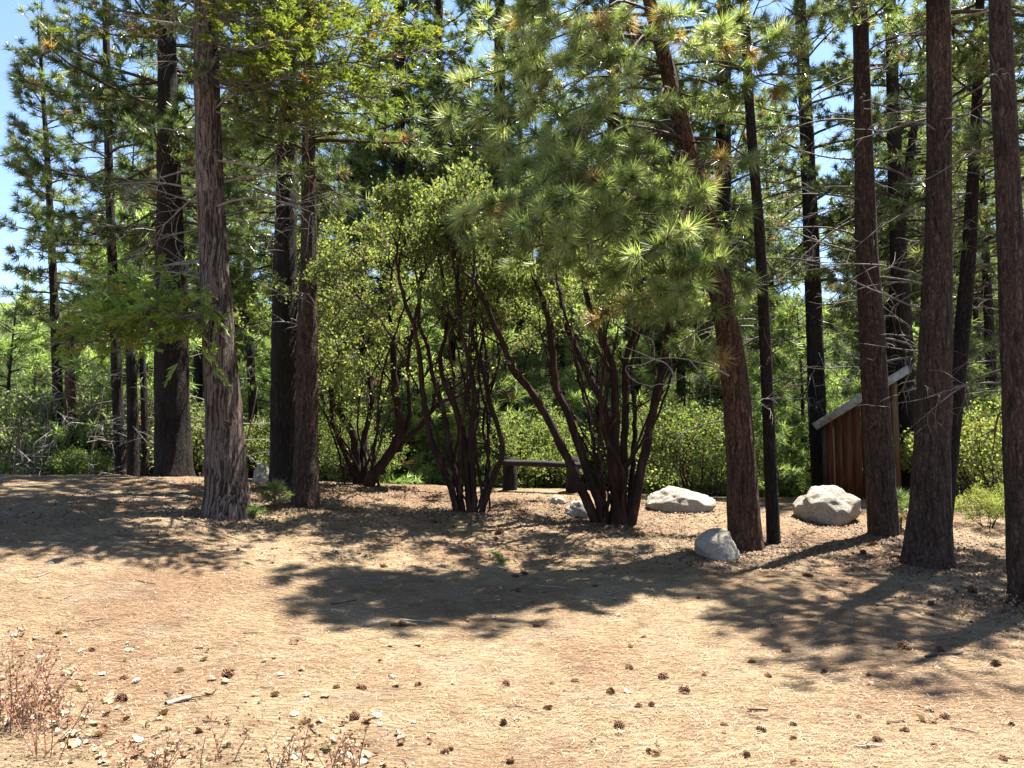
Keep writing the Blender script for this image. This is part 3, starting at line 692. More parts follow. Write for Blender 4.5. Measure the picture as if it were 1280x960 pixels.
# bushes (single prototypes, copied)
def bush_proto(name, label, seed, H=2.2, W=1.4, n=12, leaves=16, size=.055, greens=MLEAF, rust=.05, lev=3, mat='leaf', group=None):
    rng = np.random.default_rng(seed); t = thing(name, label, 'bush', (0, 0, 0), group); C, D = [], []; tw = Geo()
    for k in range(n):
        phi = rng.uniform(0, 6.28); d = norm(np.array([math.cos(phi) * W / H, math.sin(phi) * W / H, rng.uniform(.5, 1.2)]))
        fork(tw, C, D, np.array([.08 * math.cos(phi), .08 * math.sin(phi), -.1]), d, .022, H * .34, lev, rng, .12)
    gl = Geo(); oval_leaves(gl, C, D, leaves, rng, size, greens, rust, .2)
    cr = part('foliage', gl, M[mat], t, (0, 0, 0), False); part('stems', tw, M['bark_manzanita'], t)
    remember(t); return t
def place(proto, used, xyz, rz, sc, label=None, group=None):
    o = proto if not used[0] else copy_tree(proto); used[0] = True
    o.location = [float(a) for a in xyz]; o.rotation_euler = (0, 0, rz); o.scale = (sc, sc, sc * random.uniform(.92, 1.08))
    if label: o['label'] = label
    if group: o['group'] = group
    return o
YG = np.array([[.17, .20, .065], [.14, .175, .055], [.20, .215, .08]])
PALE = np.array([[.15, .21, .07], [.19, .25, .08], [.12, .17, .06]])
bA, uA = bush_proto('bush', 'low bright green bush on the crest of the bank', 21, 1.6, 1.2, 12, 18, .06, PALE, .01), [False]
bB, uB = bush_proto('bush', 'yellow green bush with bare stems beside the lone pine trunk', 22, 2.4, 1.5, 12, 16, .06, YG, .09), [False]
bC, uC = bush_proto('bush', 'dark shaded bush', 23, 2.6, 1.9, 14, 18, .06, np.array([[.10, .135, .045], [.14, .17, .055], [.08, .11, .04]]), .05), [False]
def gp(px, Y): 
    x = (px - 640) / F_PX * Y; return (x, Y, float(ground_z(x, Y)) - .03)
place(bA, uA, gp(103, 17.6), .3, .62)
place(bA, uA, gp(65, 18.6), 1.3, .5, 'smaller sprouting green bush next to the narrow young pine')
place(bA, uA, gp(142, 17.9), 2.3, .4, 'little green sprout at the foot of the bare legged pine')
place(bB, uB, gp(1240, 15.0), .5, .95)
place(bB, uB, gp(1205, 17.5), 2.5, .9, 'yellow green bush behind the slim leaning pine')
place(bB, uB, gp(1228, 12.9), 1.9, .33, 'small sprout of yellow green leaves under the bigger bush')
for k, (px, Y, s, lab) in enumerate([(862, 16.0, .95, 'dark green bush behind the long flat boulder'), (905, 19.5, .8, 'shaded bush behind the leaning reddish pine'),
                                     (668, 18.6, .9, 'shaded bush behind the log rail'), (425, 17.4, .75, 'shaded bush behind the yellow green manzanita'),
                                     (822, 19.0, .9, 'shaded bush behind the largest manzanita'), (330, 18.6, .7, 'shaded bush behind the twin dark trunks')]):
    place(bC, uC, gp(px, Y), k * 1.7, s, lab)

# small conifer seedlings
def seedling(label, b, H, n, seed, nl=.12, greens=PALE * .8, wid=.008, nn=46):
    rng = np.random.default_rng(seed); t = thing('pine_seedling', label, 'seedling', b); C, D = [], []; gw, gl = Geo(), Geo()
    b = np.asarray(b); tube(gw, [b - [0, 0, .05], b + [.02, 0, H * .5], b + [.0, .01, H]], [.014, .01, .005], 6, BROWN)
    C.append(b + [0, 0, H]); D.append([0, 0, 1])
    for k in range(n):
        h = H * rng.uniform(.15, .9); phi = rng.uniform(0, 6.28); P = limb_path(b + [0, 0, h], phi, .55 * H * (1.1 - h / H) + .1, .3, 0, .5, 5, .1, rng)
        tube(gw, P, np.linspace(.006, .003, 5), 4, BROWN); C += [P[-1], P[2]]; D += [P[-1] - P[-2], P[3] - P[2]]
    needles(gl, np.array(C), np.array(D), nn, nl, wid, greens, .02, rng=rng)
    part('stem', gw, M['wood'], t, b); part('needles', gl, M['needle'], t, b, False)
seedling('small bright green seedling at the foot of the slim brown trunk', on_ground(342, 636), .42, 12, 1)
seedling('tiny green seedling between the cedar and the slim brown trunk', on_ground(318, 648), .22, 7, 2, .09)
seedling('pale pine seedling between the shed and the thick bare trunk', on_ground(1126, 662), .62, 16, 3, .17)
seedling('sparse green seedling on the shaded hollow under the manzanitas', on_ground(625, 706), .12, 6, 4, .07)

# ------------------------------------------------------------------ boulders
def boulder(label, px, py, wpx, hpx, seed, flat=.6, dep=.8, tilt=0.0, crease=.16):
    import bmesh
    b = on_ground(px, py); Y = b[1]; W = wpx * Y / F_PX; H = hpx * Y / F_PX
    bm = bmesh.new(); bmesh.ops.create_icosphere(bm, subdivisions=5, radius=1.0)
    v = np.array([x.co[:] for x in bm.verts]); f = np.array([[l.index for l in x.verts] for x in bm.faces]); bm.free()
    rg = np.random.default_rng(seed)
    for k in range(11):                                     # broad broken facets
        n = norm(rg.normal(size=3)); dcut = rg.uniform(.62, .9); s = v @ n; ex = np.clip(s - dcut, 0, None); v = v - np.outer(ex * .82, n)
    v = v * (1 + crease * fbm(v[:, 0] * 1.7 + seed, v[:, 1] * 1.7, v[:, 2] * 1.7, 3)[:, None] + .035 * fbm(v[:, 0] * 5, v[:, 1] * 5 + seed, v[:, 2] * 5, 4)[:, None])
    v[:, 0] *= W / 2 / np.abs(v[:, 0]).max(); v[:, 1] *= W / 2 * dep / np.abs(v[:, 1]).max()
    z = v[:, 2]; z = (z - z.min()) / (z.max() - z.min()); v[:, 2] = (z - .34) / .66 * H
    v[:, 2] += v[:, 0] * tilt
    o = b + np.array([0, W * .22, -.02]); o[2] = float(ground_z(o[0], o[1])) - .03
    g = Geo(); g.add(v, f); ob = link('boulder', g.mesh('boulder'), M['granite'], None, o)
    return tag(ob, label, 'boulder')
boulder('small pale granite boulder, shaded on one side, at the foot of the leaning reddish pine', 899, 699, 58, 38, 9, crease=.12)
boulder('long low pale boulder lying behind the largest manzanita', 856, 640, 92, 30, 14, dep=.6)
boulder('broken tan rock with a hollow beneath the largest manzanita', 724, 647, 38, 21, 5, crease=.25)
boulder('small pale rock behind the broken tan rock', 698, 630, 22, 12, 8)
boulder('rounded light grey boulder in front of the shed', 1042, 655, 88, 46, 12, dep=.75)
boulder('mossy grey rock behind the cedar, beside the twin dark trunks', 328, 604, 32, 26, 16)
boulder('flat pale stone half buried on the bank beside the cedar', 222, 621, 26, 5, 21)
boulder('small tan stone lying on the open sunny bank', 61, 706, 12, 7, 22)

# ------------------------------------------------------------------ shed (small wooden outhouse)
def box(g, c, s, rot=None, bevel=0.0):
    v = np.array([[x, y, z] for x in (-.5, .5) for y in (-.5, .5) for z in (-.5, .5)]) * s
    if rot is not None: v = v @ rot.T
    g.add(v + c, None, [[0, 1, 3, 2], [4, 6, 7, 5], [0, 4, 5, 1], [2, 3, 7, 6], [0, 2, 6, 4], [1, 5, 7, 3]])
sY = 17.3; sm = at(1079, 600, sY)[0]; sx0 = sm - .75; sx1 = sm + .75; sb = float(ground_z((sx0 + sx1) / 2, sY)) - .05
zl = at(1034, 527, sY)[2]; zr = at(1124, 474, sY)[2]; sd = 1.7
shed = thing('shed', 'small brown wooden shed with a slanting grey roof among the pines', 'shed', ((sx0 + sx1) / 2, sY, sb)); so = np.array([(sx0 + sx1) / 2, sY, sb])
def top(x): return zl + (zr - zl) * (x - sx0) / (sx1 - sx0)
nb = 8; bw = (sx1 - sx0) / nb
for face_y in (sY, sY + sd):
    wl = thing_wall = bpy.data.objects.new('wall', None); COL.objects.link(wl); wl.parent = shed
    for k in range(nb):
        x0 = sx0 + k * bw + .004; x1 = x0 + bw - .008; dy = random.uniform(-.006, .006)
        g = Geo(); v = []
        for y in (face_y - .012 + dy, face_y + .012 + dy): v += [[x0, y, sb], [x1, y, sb], [x1, y, top(x1)], [x0, y, top(x0)]]
        g.add(v, None, [[0, 1, 2, 3], [7, 6, 5, 4], [0, 4, 5, 1], [1, 5, 6, 2], [2, 6, 7, 3], [3, 7, 4, 0]])
        part('plank', g, M['board'], wl, so, False)
for xx in (sx0, sx1):
    wl = bpy.data.objects.new('wall', None); COL.objects.link(wl); wl.parent = shed; nd = 8; dw = (sd - .03) / nd
    for k in range(nd):
        g = Geo(); box(g, [xx + random.uniform(-.005, .005), sY + .02 + (k + .5) * dw, (sb + top(xx)) / 2], [.024, dw - .008, top(xx) - sb - .01])
        part('plank', g, M['board'], wl, so, False)
g = Geo(); box(g, [sx0 + .17, sY - .028, sb + .9], [.045, .03, 1.5]); part('batten', g, M['trim'], shed, so, False)
g = Geo(); box(g, [sx1 - .06, sY - .03, (sb + top(sx1)) / 2 - .04], [.11, .032, top(sx1) - sb - .12]); part('trim_or_painted_recess', g, M['trim'], shed, so, False)
g = Geo(); box(g, [sx0 - .03, sY - .03, (sb + top(sx0)) / 2 - .05], [.09, .03, top(sx0) - sb - .1]); part('trim_or_painted_recess', g, M['black'], shed, so, False)  # dark strip, paints the shade of a recess at this corner
ang = math.atan2(zr - zl, sx1 - sx0); R = np.array([[math.cos(ang), 0, -math.sin(ang)], [0, 1, 0], [math.sin(ang), 0, math.cos(ang)]])
rf = bpy.data.objects.new('roof', None); COL.objects.link(rf); rf.parent = shed
rc = np.array([(sx0 + sx1) / 2, sY + sd / 2, (zl + zr) / 2 + .055]); RL = (sx1 - sx0) / math.cos(ang) + .52
g = Geo(); box(g, rc, [RL, sd + .44, .05], R); part('roof_deck', g, M['grey_wood'], rf, so, False)
g = Geo(); box(g, rc + R @ np.array([0, -(sd / 2 + .235), -.025]), [RL + .02, .028, .17], R); part('fascia_board', g, M['grey_wood'], rf, so, False)
ns = 9
for k in range(ns):                                                       # overlapping roof courses running across the slope
    u = -RL / 2 + (k + .5) * RL / ns; rot2 = R @ np.array([[math.cos(.05), 0, -math.sin(.05)], [0, 1, 0], [math.sin(.05), 0, math.cos(.05)]]).T
    g = Geo(); box(g, rc + R @ np.array([u, 0, .045]), [RL / ns * 1.15, sd + .50, .018], R @ np.array([[math.cos(.07), 0, math.sin(.07)], [0, 1, 0], [-math.sin(.07), 0, math.cos(.07)]]))
    part('shingle_course', g, M['grey_wood'], rf, so, False)

shed.rotation_euler = (0, 0, -.42)

# ------------------------------------------------------------------ log rail
fb = on_ground(637, 612); fY = max(fb[1], 15.2)
fo = np.array([at(637, 612, fY)[0], fY, float(ground_z(at(637, 612, fY)[0], fY))])
rail = thing('log_rail', 'weathered log rail on short posts behind the manzanitas', 'fence', fo)
for px in (637, 716):
    q = at(px, 600, fY); z0 = float(ground_z(q[0], fY)); g = Geo(); tube(g, [[q[0], fY, z0 - .2], [q[0] + .01, fY, z0 + .3], [q[0], fY, at(px, 574, fY)[2]]], [.15, .14, .135], 12); part('post', g, M['bark_dark'], rail, fo)
a, b2 = at(626, 578, fY), at(728, 582, fY); g = Geo(); tube(g, [a + [0, -.16, 0], (a + b2) / 2 + [0, -.16, .01], b2 + [0, -.16, 0]], [.06, .065, .06], 12, (.02, .017, .015)); part('rail', g, M['wood'], rail, fo)  # rail tint darkened to paint in the shade of the bushes
for v in rail.children:
    pass

# ------------------------------------------------------------------ background woods (prototypes, copied)
FG = np.array([[.13, .17, .062], [.17, .205, .085], [.11, .145, .055]])
def pine_proto(name, label, seed, H, rad, base_f, n, nn, wid, nl, group, greens=FG, twig=.7, step=.3, dead=6):
    rng = np.random.default_rng(seed); t = thing(name, label, 'pine tree', (0, 0, 0), group)
    P = np.array([[0, 0, -.4, .013 * H + .02], [0, 0, 0, .012 * H + .02], [.1, .05, H * .5, .008 * H], [.05, 0, H, .012]]); S = smooth_path(P, .5)
    g = Geo(); tube(g, S[:, :3], S[:, 3], 10); part('trunk', g, M['bark_dark'], t)
    gw, gl = Geo(), Geo(); C, D = [], []
    for k in range(n):
        f = (k + rng.random()) / n; h = H * (base_f + (1 - base_f) * f * .99); p = np.array([np.interp(h, S[:, 2], S[:, 0]), np.interp(h, S[:, 2], S[:, 1]), h])
        L = rad * ((1 - f) ** .8) * rng.uniform(.6, 1.15) + .2
        Q = limb_path(p, rng.uniform(0, 6.28), L, -.05 + .75 * f, .3 * (1 - f), .3 + .3 * rng.random(), 6, .08, rng)
        leafy_limb(gw, C, D, Q, .01 + .012 * L, rng, twig, step, .2, BROWN, .25, 4)
    for k in range(dead):
        dead_branch_geo(gw, [0.03, 0, H * rng.uniform(.08, base_f + .1)], rng.uniform(0, 6.28), rng.uniform(.6, 1.6), rng, DEADB, twigs=4)
    needles(gl, np.array(C), np.array(D), nn, nl, wid, greens, .03, back=.25, rng=rng)
    cr = part('crown', gl, M['far_needle'], t, (0, 0, 0), False); part('twigs', gw, M['wood'], cr)['kind'] = 'stuff'
    remember(t); return t, [False]
G1, G2, G3, G4 = 'tall pines in the woods beyond the clearing', 'young pines in the woods beyond the clearing', 'distant pines on the far slope', 'bushes filling the woods beyond the clearing'
L1b, L2b = 'bare legged darker pine in the woods beyond the clearing', 'low pale young pine spreading near the ground in the woods'
L1, L2, L3, L4 = 'tall green pine in the woods beyond the clearing', 'young bushy pine in the sunny woods beyond the shed and manzanitas', 'distant pine on the wooded far slope', 'pale grey green bush in the woods beyond the clearing'
pA = pine_proto('pine_tree', L1, 101, 12.5, 2.2, .38, 60, 30, .022, .26, G1)
pB = pine_proto('pine_tree', L1b, 102, 11.0, 1.9, .48, 48, 30, .022, .26, G1, np.array([[.07, .10, .032], [.10, .13, .04]]))
pC = pine_proto('young_pine', L2, 103, 5.2, 1.7, .04, 46, 30, .022, .24, G2, np.array([[.16, .22, .08], [.20, .26, .10], [.125, .18, .06]]), .6, .26, 0)
pD = pine_proto('young_pine', L2b, 104, 3.6, 1.3, .03, 34, 30, .022, .22, G2, np.array([[.18, .235, .09], [.22, .275, .11], [.145, .19, .07]]), .5, .24, 0)
pF = pine_proto('distant_pine', L3, 105, 13, 2.4, .12, 44, 12, .07, .45, G3, np.array([[.07, .10, .045], [.06, .09, .045]]), .8, .55, 0)
bD, uD = bush_proto('bush', L4, 24, 2.6, 1.9, 12, 14, .085, np.array([[.14, .17, .08], [.18, .21, .09], [.11, .14, .07]]), .06, group=G4), [False]
pA[0]['group'] = pB[0]['group'] = G1
rb = random.Random(9)
def okpx(px, Y, H):
    """keep the open sky corridors of the place free of tall trees"""
    if px < 120 and H > 9.5: return False
    if 995 < px < 1055 and H > 7: return False
    return True
def scatter(protos, n, y0, y1, smin, smax, Hs, spread=.78, leftless=False):
    done = 0; tries = 0; spots = []
    while done < n and tries < n * 40:
        tries += 1
        Yv = y0 + (y1 - y0) * rb.random() ** 1.2; x = rb.uniform(-spread, spread) * Yv; px = 640 + x / Yv * F_PX
        i = rb.randrange(len(protos)); s = rb.uniform(smin, smax)
        if not okpx(px, Yv, Hs[i] * s) or any((x - a) ** 2 + (Yv - b) ** 2 < c for a, b, c in spots): continue
        if leftless and px < 330 and rb.random() < .75: continue
        if abs(x - 7.6) < 3.3 and Yv < 21: continue
        spots.append((x, Yv, (1.1 * s) ** 2)); done += 1
        place(protos[i][0], protos[i][1], (x, Yv, float(ground_z(x, Yv)) - .05), rb.uniform(0, 6.28), s)
for k, (px, Yv) in enumerate([(415, 23), (455, 26), (480, 22.5), (560, 24), (590, 27), (655, 23), (700, 26), (735, 23), (800, 25), (850, 22.5), (880, 27), (1160, 27), (1205, 25), (1270, 24), (190, 24), (250, 22), (300, 25), (345, 22), (940, 30), (1085, 29), (965, 24), (915, 25), (1185, 23), (1240, 28), (1290, 30), (1140, 33), (520, 23), (620, 25), (765, 28), (820, 22.5), (390, 26), (225, 27), (155, 26), (1100, 24.5)]):
    place(*(pA if k % 3 else pB), gp(px, Yv + 4.5), k * 1.9, 1.2 + .05 * (k % 6))
scatter([pA, pB], 50, 32, 62, .8, 1.3, [12.5, 11])
scatter([pC, pD], 150, 19.5, 46, .65, 1.3, [5.2, 3.6], leftless=True)
scatter([(bD, uD)], 46, 21, 38, .6, 1.2, [2.6])
for k in range(20):
    place(bD, uD, gp(-20 + 17.5 * k, 19.2 + 1.3 * (k % 5)), k * 2.3, .65 + .09 * (k % 6))
for k in range(9):
    place(*(pB if k % 2 else pA), gp(5 + 36 * k, 30 + 3 * (k % 4)), k * 1.3, .62 + .05 * (k % 3))
for k in range(12):
    place(*pF, gp(-60 + 22 * k, 64 + 7 * (k % 4)), k * 1.1, .95 + .1 * (k % 3))
scatter([pF], 260, 62, 210, .8, 1.4, [1])

# pale dead twigs massed on the bank behind the left crest
for k, (px, Y, H) in enumerate([(110, 17.4, 1.9), (130, 18.2, 2.2), (95, 18.8, 2.0), (20, 17.2, 1.3), (45, 19, 2.4), (255, 17.2, 2.0), (5, 18.5, 2.0), (300, 16.8, 1.8), (70, 17.6, 1.8), (120, 19.5, 2.6), (30, 18.1, 1.7), (150, 18.8, 2.3), (85, 20, 2.8), (175, 17.6, 1.9)]):
    rng = np.random.default_rng(300 + k); b = np.array(gp(px, Y)); t = thing('dead_shrub', 'leafless shrub of tangled pale grey twigs on the crest of the bank', 'dead shrub', b, 'leafless shrubs on the bank crest')
    for j in range(9):
        g = Geo(); dead_branch_geo(g, b + [0, 0, .05 + .12 * H * j * .9], rng.uniform(0, 6.28), H * rng.uniform(.35, .7), rng, (.24, .215, .195), .013, 9, .3); part('branch', g, M['wood'], t, b)
    g = Geo(); tube(g, limb_path(b - [0, 0, .1], rng.uniform(0, 6.28), H * 1.2, 1.4, 0, 0, 8, .1, rng), np.linspace(.03, .008, 8), 6, DEADB); part('stem', g, M['wood'], t, b)

# ------------------------------------------------------------------ pine cones, leaves, sticks, litter
def cone_mesh(seed, L=.105, R=.042, open_=.9):
    rng = np.random.default_rng(seed); g = Geo(); n = 92
    tube(g, [[-L * .5, 0, 0], [-L * .2, 0, 0], [L * .2, 0, 0], [L * .48, 0, 0]], [R * .3, R * .6, R * .55, R * .12], 8, (.06, .032, .018))
    for k in range(n):
        u = (k + .5) / n; th = k * 2.39996; x = -L * .5 + L * u; rr = R * (math.sin(math.pi * min(1, .12 + u * .86)) ** .7)
        rad = np.array([0, math.cos(th), math.sin(th)]); tan = np.array([0, -math.sin(th), math.cos(th)]); ax = np.array([1.0, 0, 0])
        rr *= rng.uniform(.8, 1.3); d = norm(rad * open_ + ax * .55 * (u + .2)); w_ = R * .34 * (.6 + .5 * math.sin(math.pi * u)); b = ax * x + rad * rr * .35; tip = b + d * rr * .8
        v = [b - tan * w_ * .4, b + tan * w_ * .4, tip + tan * w_ * .6, tip + d * rr * .12 + ax * .004, tip - tan * w_ * .6, tip - ax * .006]
        c = np.array([[.05, .027, .017]] * 2 + [[.20, .105, .06]] * 3 + [[.07, .037, .022]]) * rng.uniform(.6, 1.2)
        g.add(v, [[2, 3, 5], [3, 4, 5], [0, 5, 4], [0, 1, 5], [1, 2, 5]], [[0, 4, 2, 1]], c); g.f3.append(np.array([[2, 4, 3]]) + g.n - 6)
    me = g.mesh('pine_cone', smooth=False); me.materials.append(M['wood']); return me
cones = [cone_mesh(1, .105, .036), cone_mesh(2, .12, .036, .7), cone_mesh(3, .085, .038, 1.1)]
cpos = [(787, 834, 14), (719, 850, 12), (632, 854, 18), (829, 846, 15), (855, 863, 16), (763, 865, 14), (798, 881, 12), (629, 903, 16), (774, 908, 16), (556, 941, 12), (811, 938, 12), (868, 966, 10), (983, 813, 13), (960, 843, 10),
        (1074, 895, 12), (1181, 896, 16), (1131, 912, 12), (1086, 842, 11), (992, 922, 12), (992, 906, 9), (992, 953, 10), (1255, 948, 14), (1132, 808, 16), (1175, 812, 13), (1245, 830, 14), (452, 859, 14), (443, 896, 15), (152, 874, 17), (285, 844, 18),
        (155, 847, 14), (114, 812, 12), (1092, 679, 16), (1052, 706, 13), (541, 651, 15), (624, 664, 15), (620, 672, 10), (655, 716, 12), (744, 731, 9), (502, 780, 16), (672, 780, 12), (1010, 718, 14), (1079, 690, 10), (1216, 738, 14), (940, 826, 9), (1254, 764, 13), (690, 853, 9), (880, 842, 8), (1030, 838, 9), (1265, 905, 10), (905, 905, 9), (60, 860, 10), (340, 702, 9)]
cpos += [(random.uniform(250, 1270), random.uniform(690, 955), random.uniform(6, 11)) for _ in range(16)]
for k, (px, py, wp) in enumerate(cpos):
    b = on_ground(px, py + 3); s = np.clip(wp * b[1] / F_PX / .125, .45, 1.5)
    o = bpy.data.objects.new('pine_cone', cones[k % 3]); COL.objects.link(o); s *= random.uniform(.75, 1.2); o.location = b + [0, 0, random.uniform(.006, .022) * s]; o.scale = (s, s, s)
    o.rotation_euler = (random.uniform(0, 6.28), random.uniform(-.2, .2), random.uniform(0, 6.28))
    sh = py < 800
    tag(o, 'dark pine cone lying in the shade near the tree feet' if sh else 'brown pine cone lying on the open sunny ground', 'pine cone', 'pine cones under the trees' if sh else 'pine cones on the open ground')

def leaf_mesh(seed, L=.085):
    rng = np.random.default_rng(seed); n = 5; nrow = 7; V = []
    prof = [.02, .22, .40, .36, .42, .25, .03]
    for i in range(nrow):
        u = i / (nrow - 1)
        for j in range(n):
            s = (j / (n - 1) - .5) * 2; wv = prof[i] * L * (1 + .25 * rng.normal() * (abs(s) > .9))
            V.append([u * L - L / 2, s * wv, .12 * L * s * s + .16 * L * math.sin(u * 4 + seed) + .03 * L * rng.normal()])
    i = (np.arange(nrow - 1)[:, None] * n + np.arange(n - 1)[None]).ravel(); g = Geo()
    c = [(.27, .205, .14), (.19, .12, .07), (.34, .285, .225), (.11, .055, .03), (.22, .15, .09)][seed % 5]
    g.add(V, None, np.stack([i, i + 1, i + n + 1, i + n], -1), c); me = g.mesh('fallen_leaf'); me.materials.append(M['litter']); return me
lm = [leaf_mesh(k) for k in range(5)]
spots = [(random.gauss(110, 60), random.gauss(925, 22)) for _ in range(50)] + [(random.uniform(0, 120), random.uniform(790, 900)) for _ in range(45)] + [(random.gauss(430, 60), random.uniform(900, 958)) for _ in range(40)] + [(random.uniform(0, 560), random.uniform(800, 958)) for _ in range(60)] + [(random.uniform(560, 1270), random.uniform(715, 955)) for _ in range(30)] + [(random.gauss(640, 60), random.gauss(715, 12)) for _ in range(20)]
spots = [(px, py) for px, py in spots if -20 < px < 1300 and 640 < py < 975]
gl2 = Geo()
for k, (px, py) in enumerate(spots[:290]):
    b = on_ground(px, py); ki = k % 5; o = bpy.data.objects.new('fallen_leaf', lm[ki]); COL.objects.link(o); o.location = b + [0, 0, .014]; s = random.uniform(.35, .85); o.scale = (s, s, s)
    o.rotation_euler = (random.uniform(-.5, .5), random.uniform(-.4, .4), random.uniform(0, 6.28)); tag(o, *((('rust brown curled dry leaf lying on the ground', 'leaf', 'rust brown fallen leaves') if ki == 3 else ('bleached pale dry leaf lying on the ground', 'leaf', 'bleached fallen leaves') if ki in (0, 2) else ('tan dry leaf lying on the ground', 'leaf', 'tan fallen leaves'))))
stk = [(222, 880, 32, .9, .016), (505, 783, 30, .1, .018), (520, 778, 40, -.1, .008), (210, 870, 16, 2.4, .008), (240, 877, 20, .2, .006), (1085, 935, 34, .1, .007), (265, 905, 26, -.2, .005), (948, 890, 26, .15, .008), (1120, 905, 26, .4, .008), (1205, 615 + 300, 30, 2.2, .006), (150, 612, 60, .5, .012), (205, 604, 50, -.4, .02), (165, 622, 40, .2, .012), (120, 618, 45, -.1, .01), (1180, 820, 50, .1, .01)]
stk += [(random.uniform(20, 1260), random.uniform(640, 950), random.uniform(14, 40), random.uniform(0, 3.1), random.uniform(.003, .006)) for _ in range(60)]
for k, (px, py, lp, a, r) in enumerate(stk):
    b = on_ground(px, py); L = lp * b[1] / F_PX; g = Geo(); n = 6; P = []
    for i in range(n):
        u = (i / (n - 1) - .5) * L; x, y = u * math.cos(a), u * math.sin(a); P.append([x + random.gauss(0, .006), y + random.gauss(0, .006), float(ground_z(b[0] + x, b[1] + y)) - b[2] + r * .7 + .006])
    tube(g, P, np.linspace(r, r * .7, n), 7, random.choice([(.10, .065, .045), (.16, .12, .09), (.06, .04, .03), (.28, .24, .2)]))
    tag(link('stick', g.mesh('stick'), M['wood'], None, b), 'short dry stick lying on the needle covered ground', 'stick', 'dry sticks on the ground')

# needle litter: loose dry needles and crumbs too many to count
rng = np.random.default_rng(77); n = 180000
yy = 2.6 + 13.0 * rng.random(n) ** 1.35; xx = rng.uniform(-1, 1, n) * (yy * .75 + 1.2)
den = vnoise(xx * .8, yy * .8, 2.2) + .6 * vnoise(xx * 3, yy * 3, 4.4)
keep = rng.random(n) < np.clip(.55 + .7 * den, .12, 1); xx, yy = xx[keep], yy[keep]; n = len(xx)
zz = ground_z(xx, yy) + np.exp(-((yy - 9) / 9) ** 2) * .012 * vnoise(xx * 13, yy * 13, .3) + .003 + .010 * rng.random(n)
a = rng.normal(.25, .9, n); L = rng.uniform(.04, .12, n); wd = rng.uniform(.0010, .0019, n) * np.clip(yy / 5, .8, 2.2)
d = np.stack([np.cos(a), np.sin(a), rng.normal(size=n) * .10], -1); s = np.stack([-np.sin(a), np.cos(a), 0 * a], -1) * wd[:, None]
p = np.stack([xx, yy, zz], -1); cur = s * 0 + np.stack([-np.sin(a), np.cos(a), 0 * a], -1) * (rng.normal(size=n) * .012)[:, None]
v = np.stack([p - d * L[:, None] * .5, p + cur + s, p + d * L[:, None] * .5, p + cur - s], 1).reshape(-1, 3)
pal = np.array([[.28, .195, .115], [.20, .12, .065], [.31, .225, .14], [.10, .06, .036], [.33, .26, .175], [.24, .15, .085]])
c = pal[rng.choice(6, n, p=[.26, .24, .18, .14, .06, .12])] * rng.uniform(.8, 1.2, (n, 1))
g = Geo(); g.add(v, None, np.arange(n * 4).reshape(-1, 4), np.repeat(c, 4, 0))
m = 30000; yy = 2.6 + 12.5 * rng.random(m) ** 1.3; xx = rng.uniform(-1, 1, m) * (yy * .75 + 1.2)
zz = ground_z(xx, yy) + np.exp(-((yy - 9) / 9) ** 2) * .012 * vnoise(xx * 13, yy * 13, .3) + .004
rocks = [o_.location for o_ in COL.objects if o_.name.startswith('boulder')][:6]
feet = [T1, T3, T4, T5, T6, T8, T10, T11, T12]
fx = np.concatenate([t_.base[0] + rng.normal(size=1100) * .55 for t_ in feet] + [rng.normal(1.7, .7, 1500), rng.normal(-.7, .7, 1500), rng.normal(-3, .9, 1500), rng.uniform(-7, 6, 4000)] + [q_.x + rng.normal(size=500) * .4 for q_ in rocks])
fy = np.concatenate([t_.base[1] - .1 + rng.normal(size=1100) * .5 for t_ in feet] + [rng.normal(12.6, .6, 1500), rng.normal(13, .6, 1500), rng.normal(15, .5, 1500), rng.uniform(9.5, 15, 4000)] + [q_.y - .25 + rng.normal(size=500) * .3 for q_ in rocks])
fz = ground_z(fx, fy) + np.exp(-((fy - 9) / 9) ** 2) * .012 * vnoise(fx * 13, fy * 13, .3) + .006
p = np.concatenate([np.stack([xx, yy, zz], -1), np.stack([fx, fy, fz], -1)]); r = np.concatenate([rng.uniform(.003, .010, m), rng.uniform(.008, .030, len(fx))])[:, None]; m = len(p); q = norm(rng.normal(size=(m, 3))) * np.array([1, 1, .35]); q2 = norm(np.cross(q, rng.normal(size=(m, 3)) + [0, 0, 2.0])); q3 = np.array([0, 0, 1.0])
v = np.stack([p + q * r, p + q2 * r, p - q * r * .9, p - q2 * r * .8, p + q3 * r * .8], 1).reshape(-1, 3); b0 = np.arange(m)[:, None] * 5
f = np.concatenate([b0 + np.array([0, 1, 4]), b0 + np.array([1, 2, 4]), b0 + np.array([2, 3, 4]), b0 + np.array([3, 0, 4])])
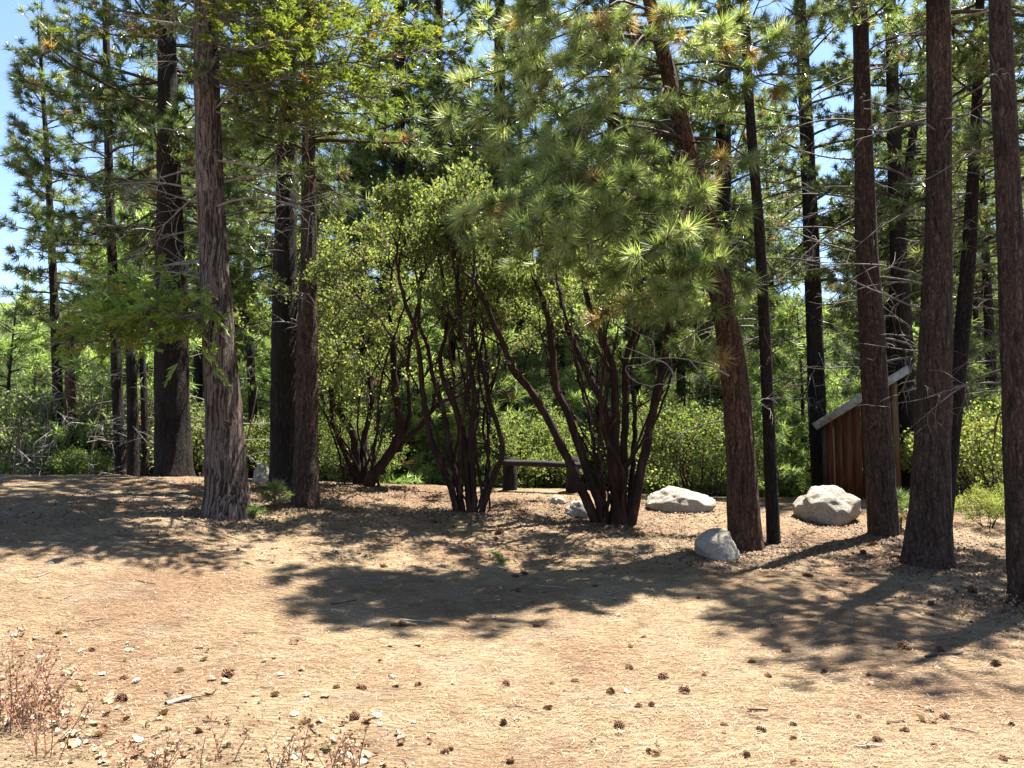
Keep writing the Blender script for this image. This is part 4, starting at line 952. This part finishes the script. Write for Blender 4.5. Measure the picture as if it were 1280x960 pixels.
pal = np.array([[.085, .055, .035], [.14, .085, .05], [.36, .30, .24], [.21, .13, .075]]); c = pal[rng.choice(4, m, p=[.3, .3, .18, .22])] * rng.uniform(.7, 1.2, (m, 1)); nf = len(fx); c[-nf:] = pal[rng.choice([0, 1, 1, 3], nf)] * rng.uniform(.5, 1.0, (nf, 1))
g.add(v, f, None, np.repeat(c, 5, 0))
lit = part('needle_litter', g, M['litter'], None, (0, 0, 0), False); lit['kind'] = 'stuff'
tag(lit, 'dry tan pine needles and crumbs strewn over the ground', 'litter')

# dry reddish weeds
def weed(label, px, py, n, H, spread, seed):
    rng = np.random.default_rng(seed); b = on_ground(px, py); t = thing('dry_weed', label, 'weed', b); gs, gf = Geo(), Geo()
    for k in range(n):
        x, y = b[0] + rng.normal() * spread, b[1] + rng.normal() * spread * .6; z = float(ground_z(x, y)); h = H * rng.uniform(.35, 1.1); ph = rng.uniform(0, 6.28)
        P = limb_path(np.array([x, y, z - .01]), ph, h, 1.25 + rng.normal() * .22, .15, -.2, 7, .12, rng); col = np.array([.19, .095, .065]) * rng.uniform(.7, 1.5)
        tube(gs, P, np.linspace(.0030, .0014, 7), 4, col)
        C = []
        for j in range(rng.integers(2, 7)):
            i = rng.integers(2, 7); Q = limb_path(P[i - 1], rng.uniform(0, 6.28), h * rng.uniform(.12, .4), rng.uniform(.3, 1.2), 0, .2, 4, .15, rng); tube(gs, Q, np.linspace(.0018, .001, 4), 3, col); C += [Q[-1], Q[2]]
        C += [P[-1], P[-2], P[1]]
        oval_leaves(gf, C, rng.normal(size=(len(C), 3)), 2, rng, .020, np.array([[.25, .145, .095], [.20, .10, .062], [.31, .22, .155]]), .3, .03)
    part('stem', gs, M['wood'], t, b)['kind'] = 'stuff'; part('seed_heads', gf, M['litter'], t, b, False)['kind'] = 'stuff'
weed('tallest clump of dry reddish weeds among pale fallen leaves', 25, 905, 46, .50, .16, 1)
weed('dry reddish weed tuft in the leaf litter, beside the tallest clump', 205, 968, 18, .26, .12, 2)
weed('loose dry weed tuft of tangled red stems on open ground', 395, 965, 22, .26, .16, 3)
weed('single forked dry weed stem leaning over bare ground', 65, 950, 7, .42, .08, 4)
weed('thin dry weeds in the shade near the lone pine trunk', 1230, 775, 12, .26, .2, 5)
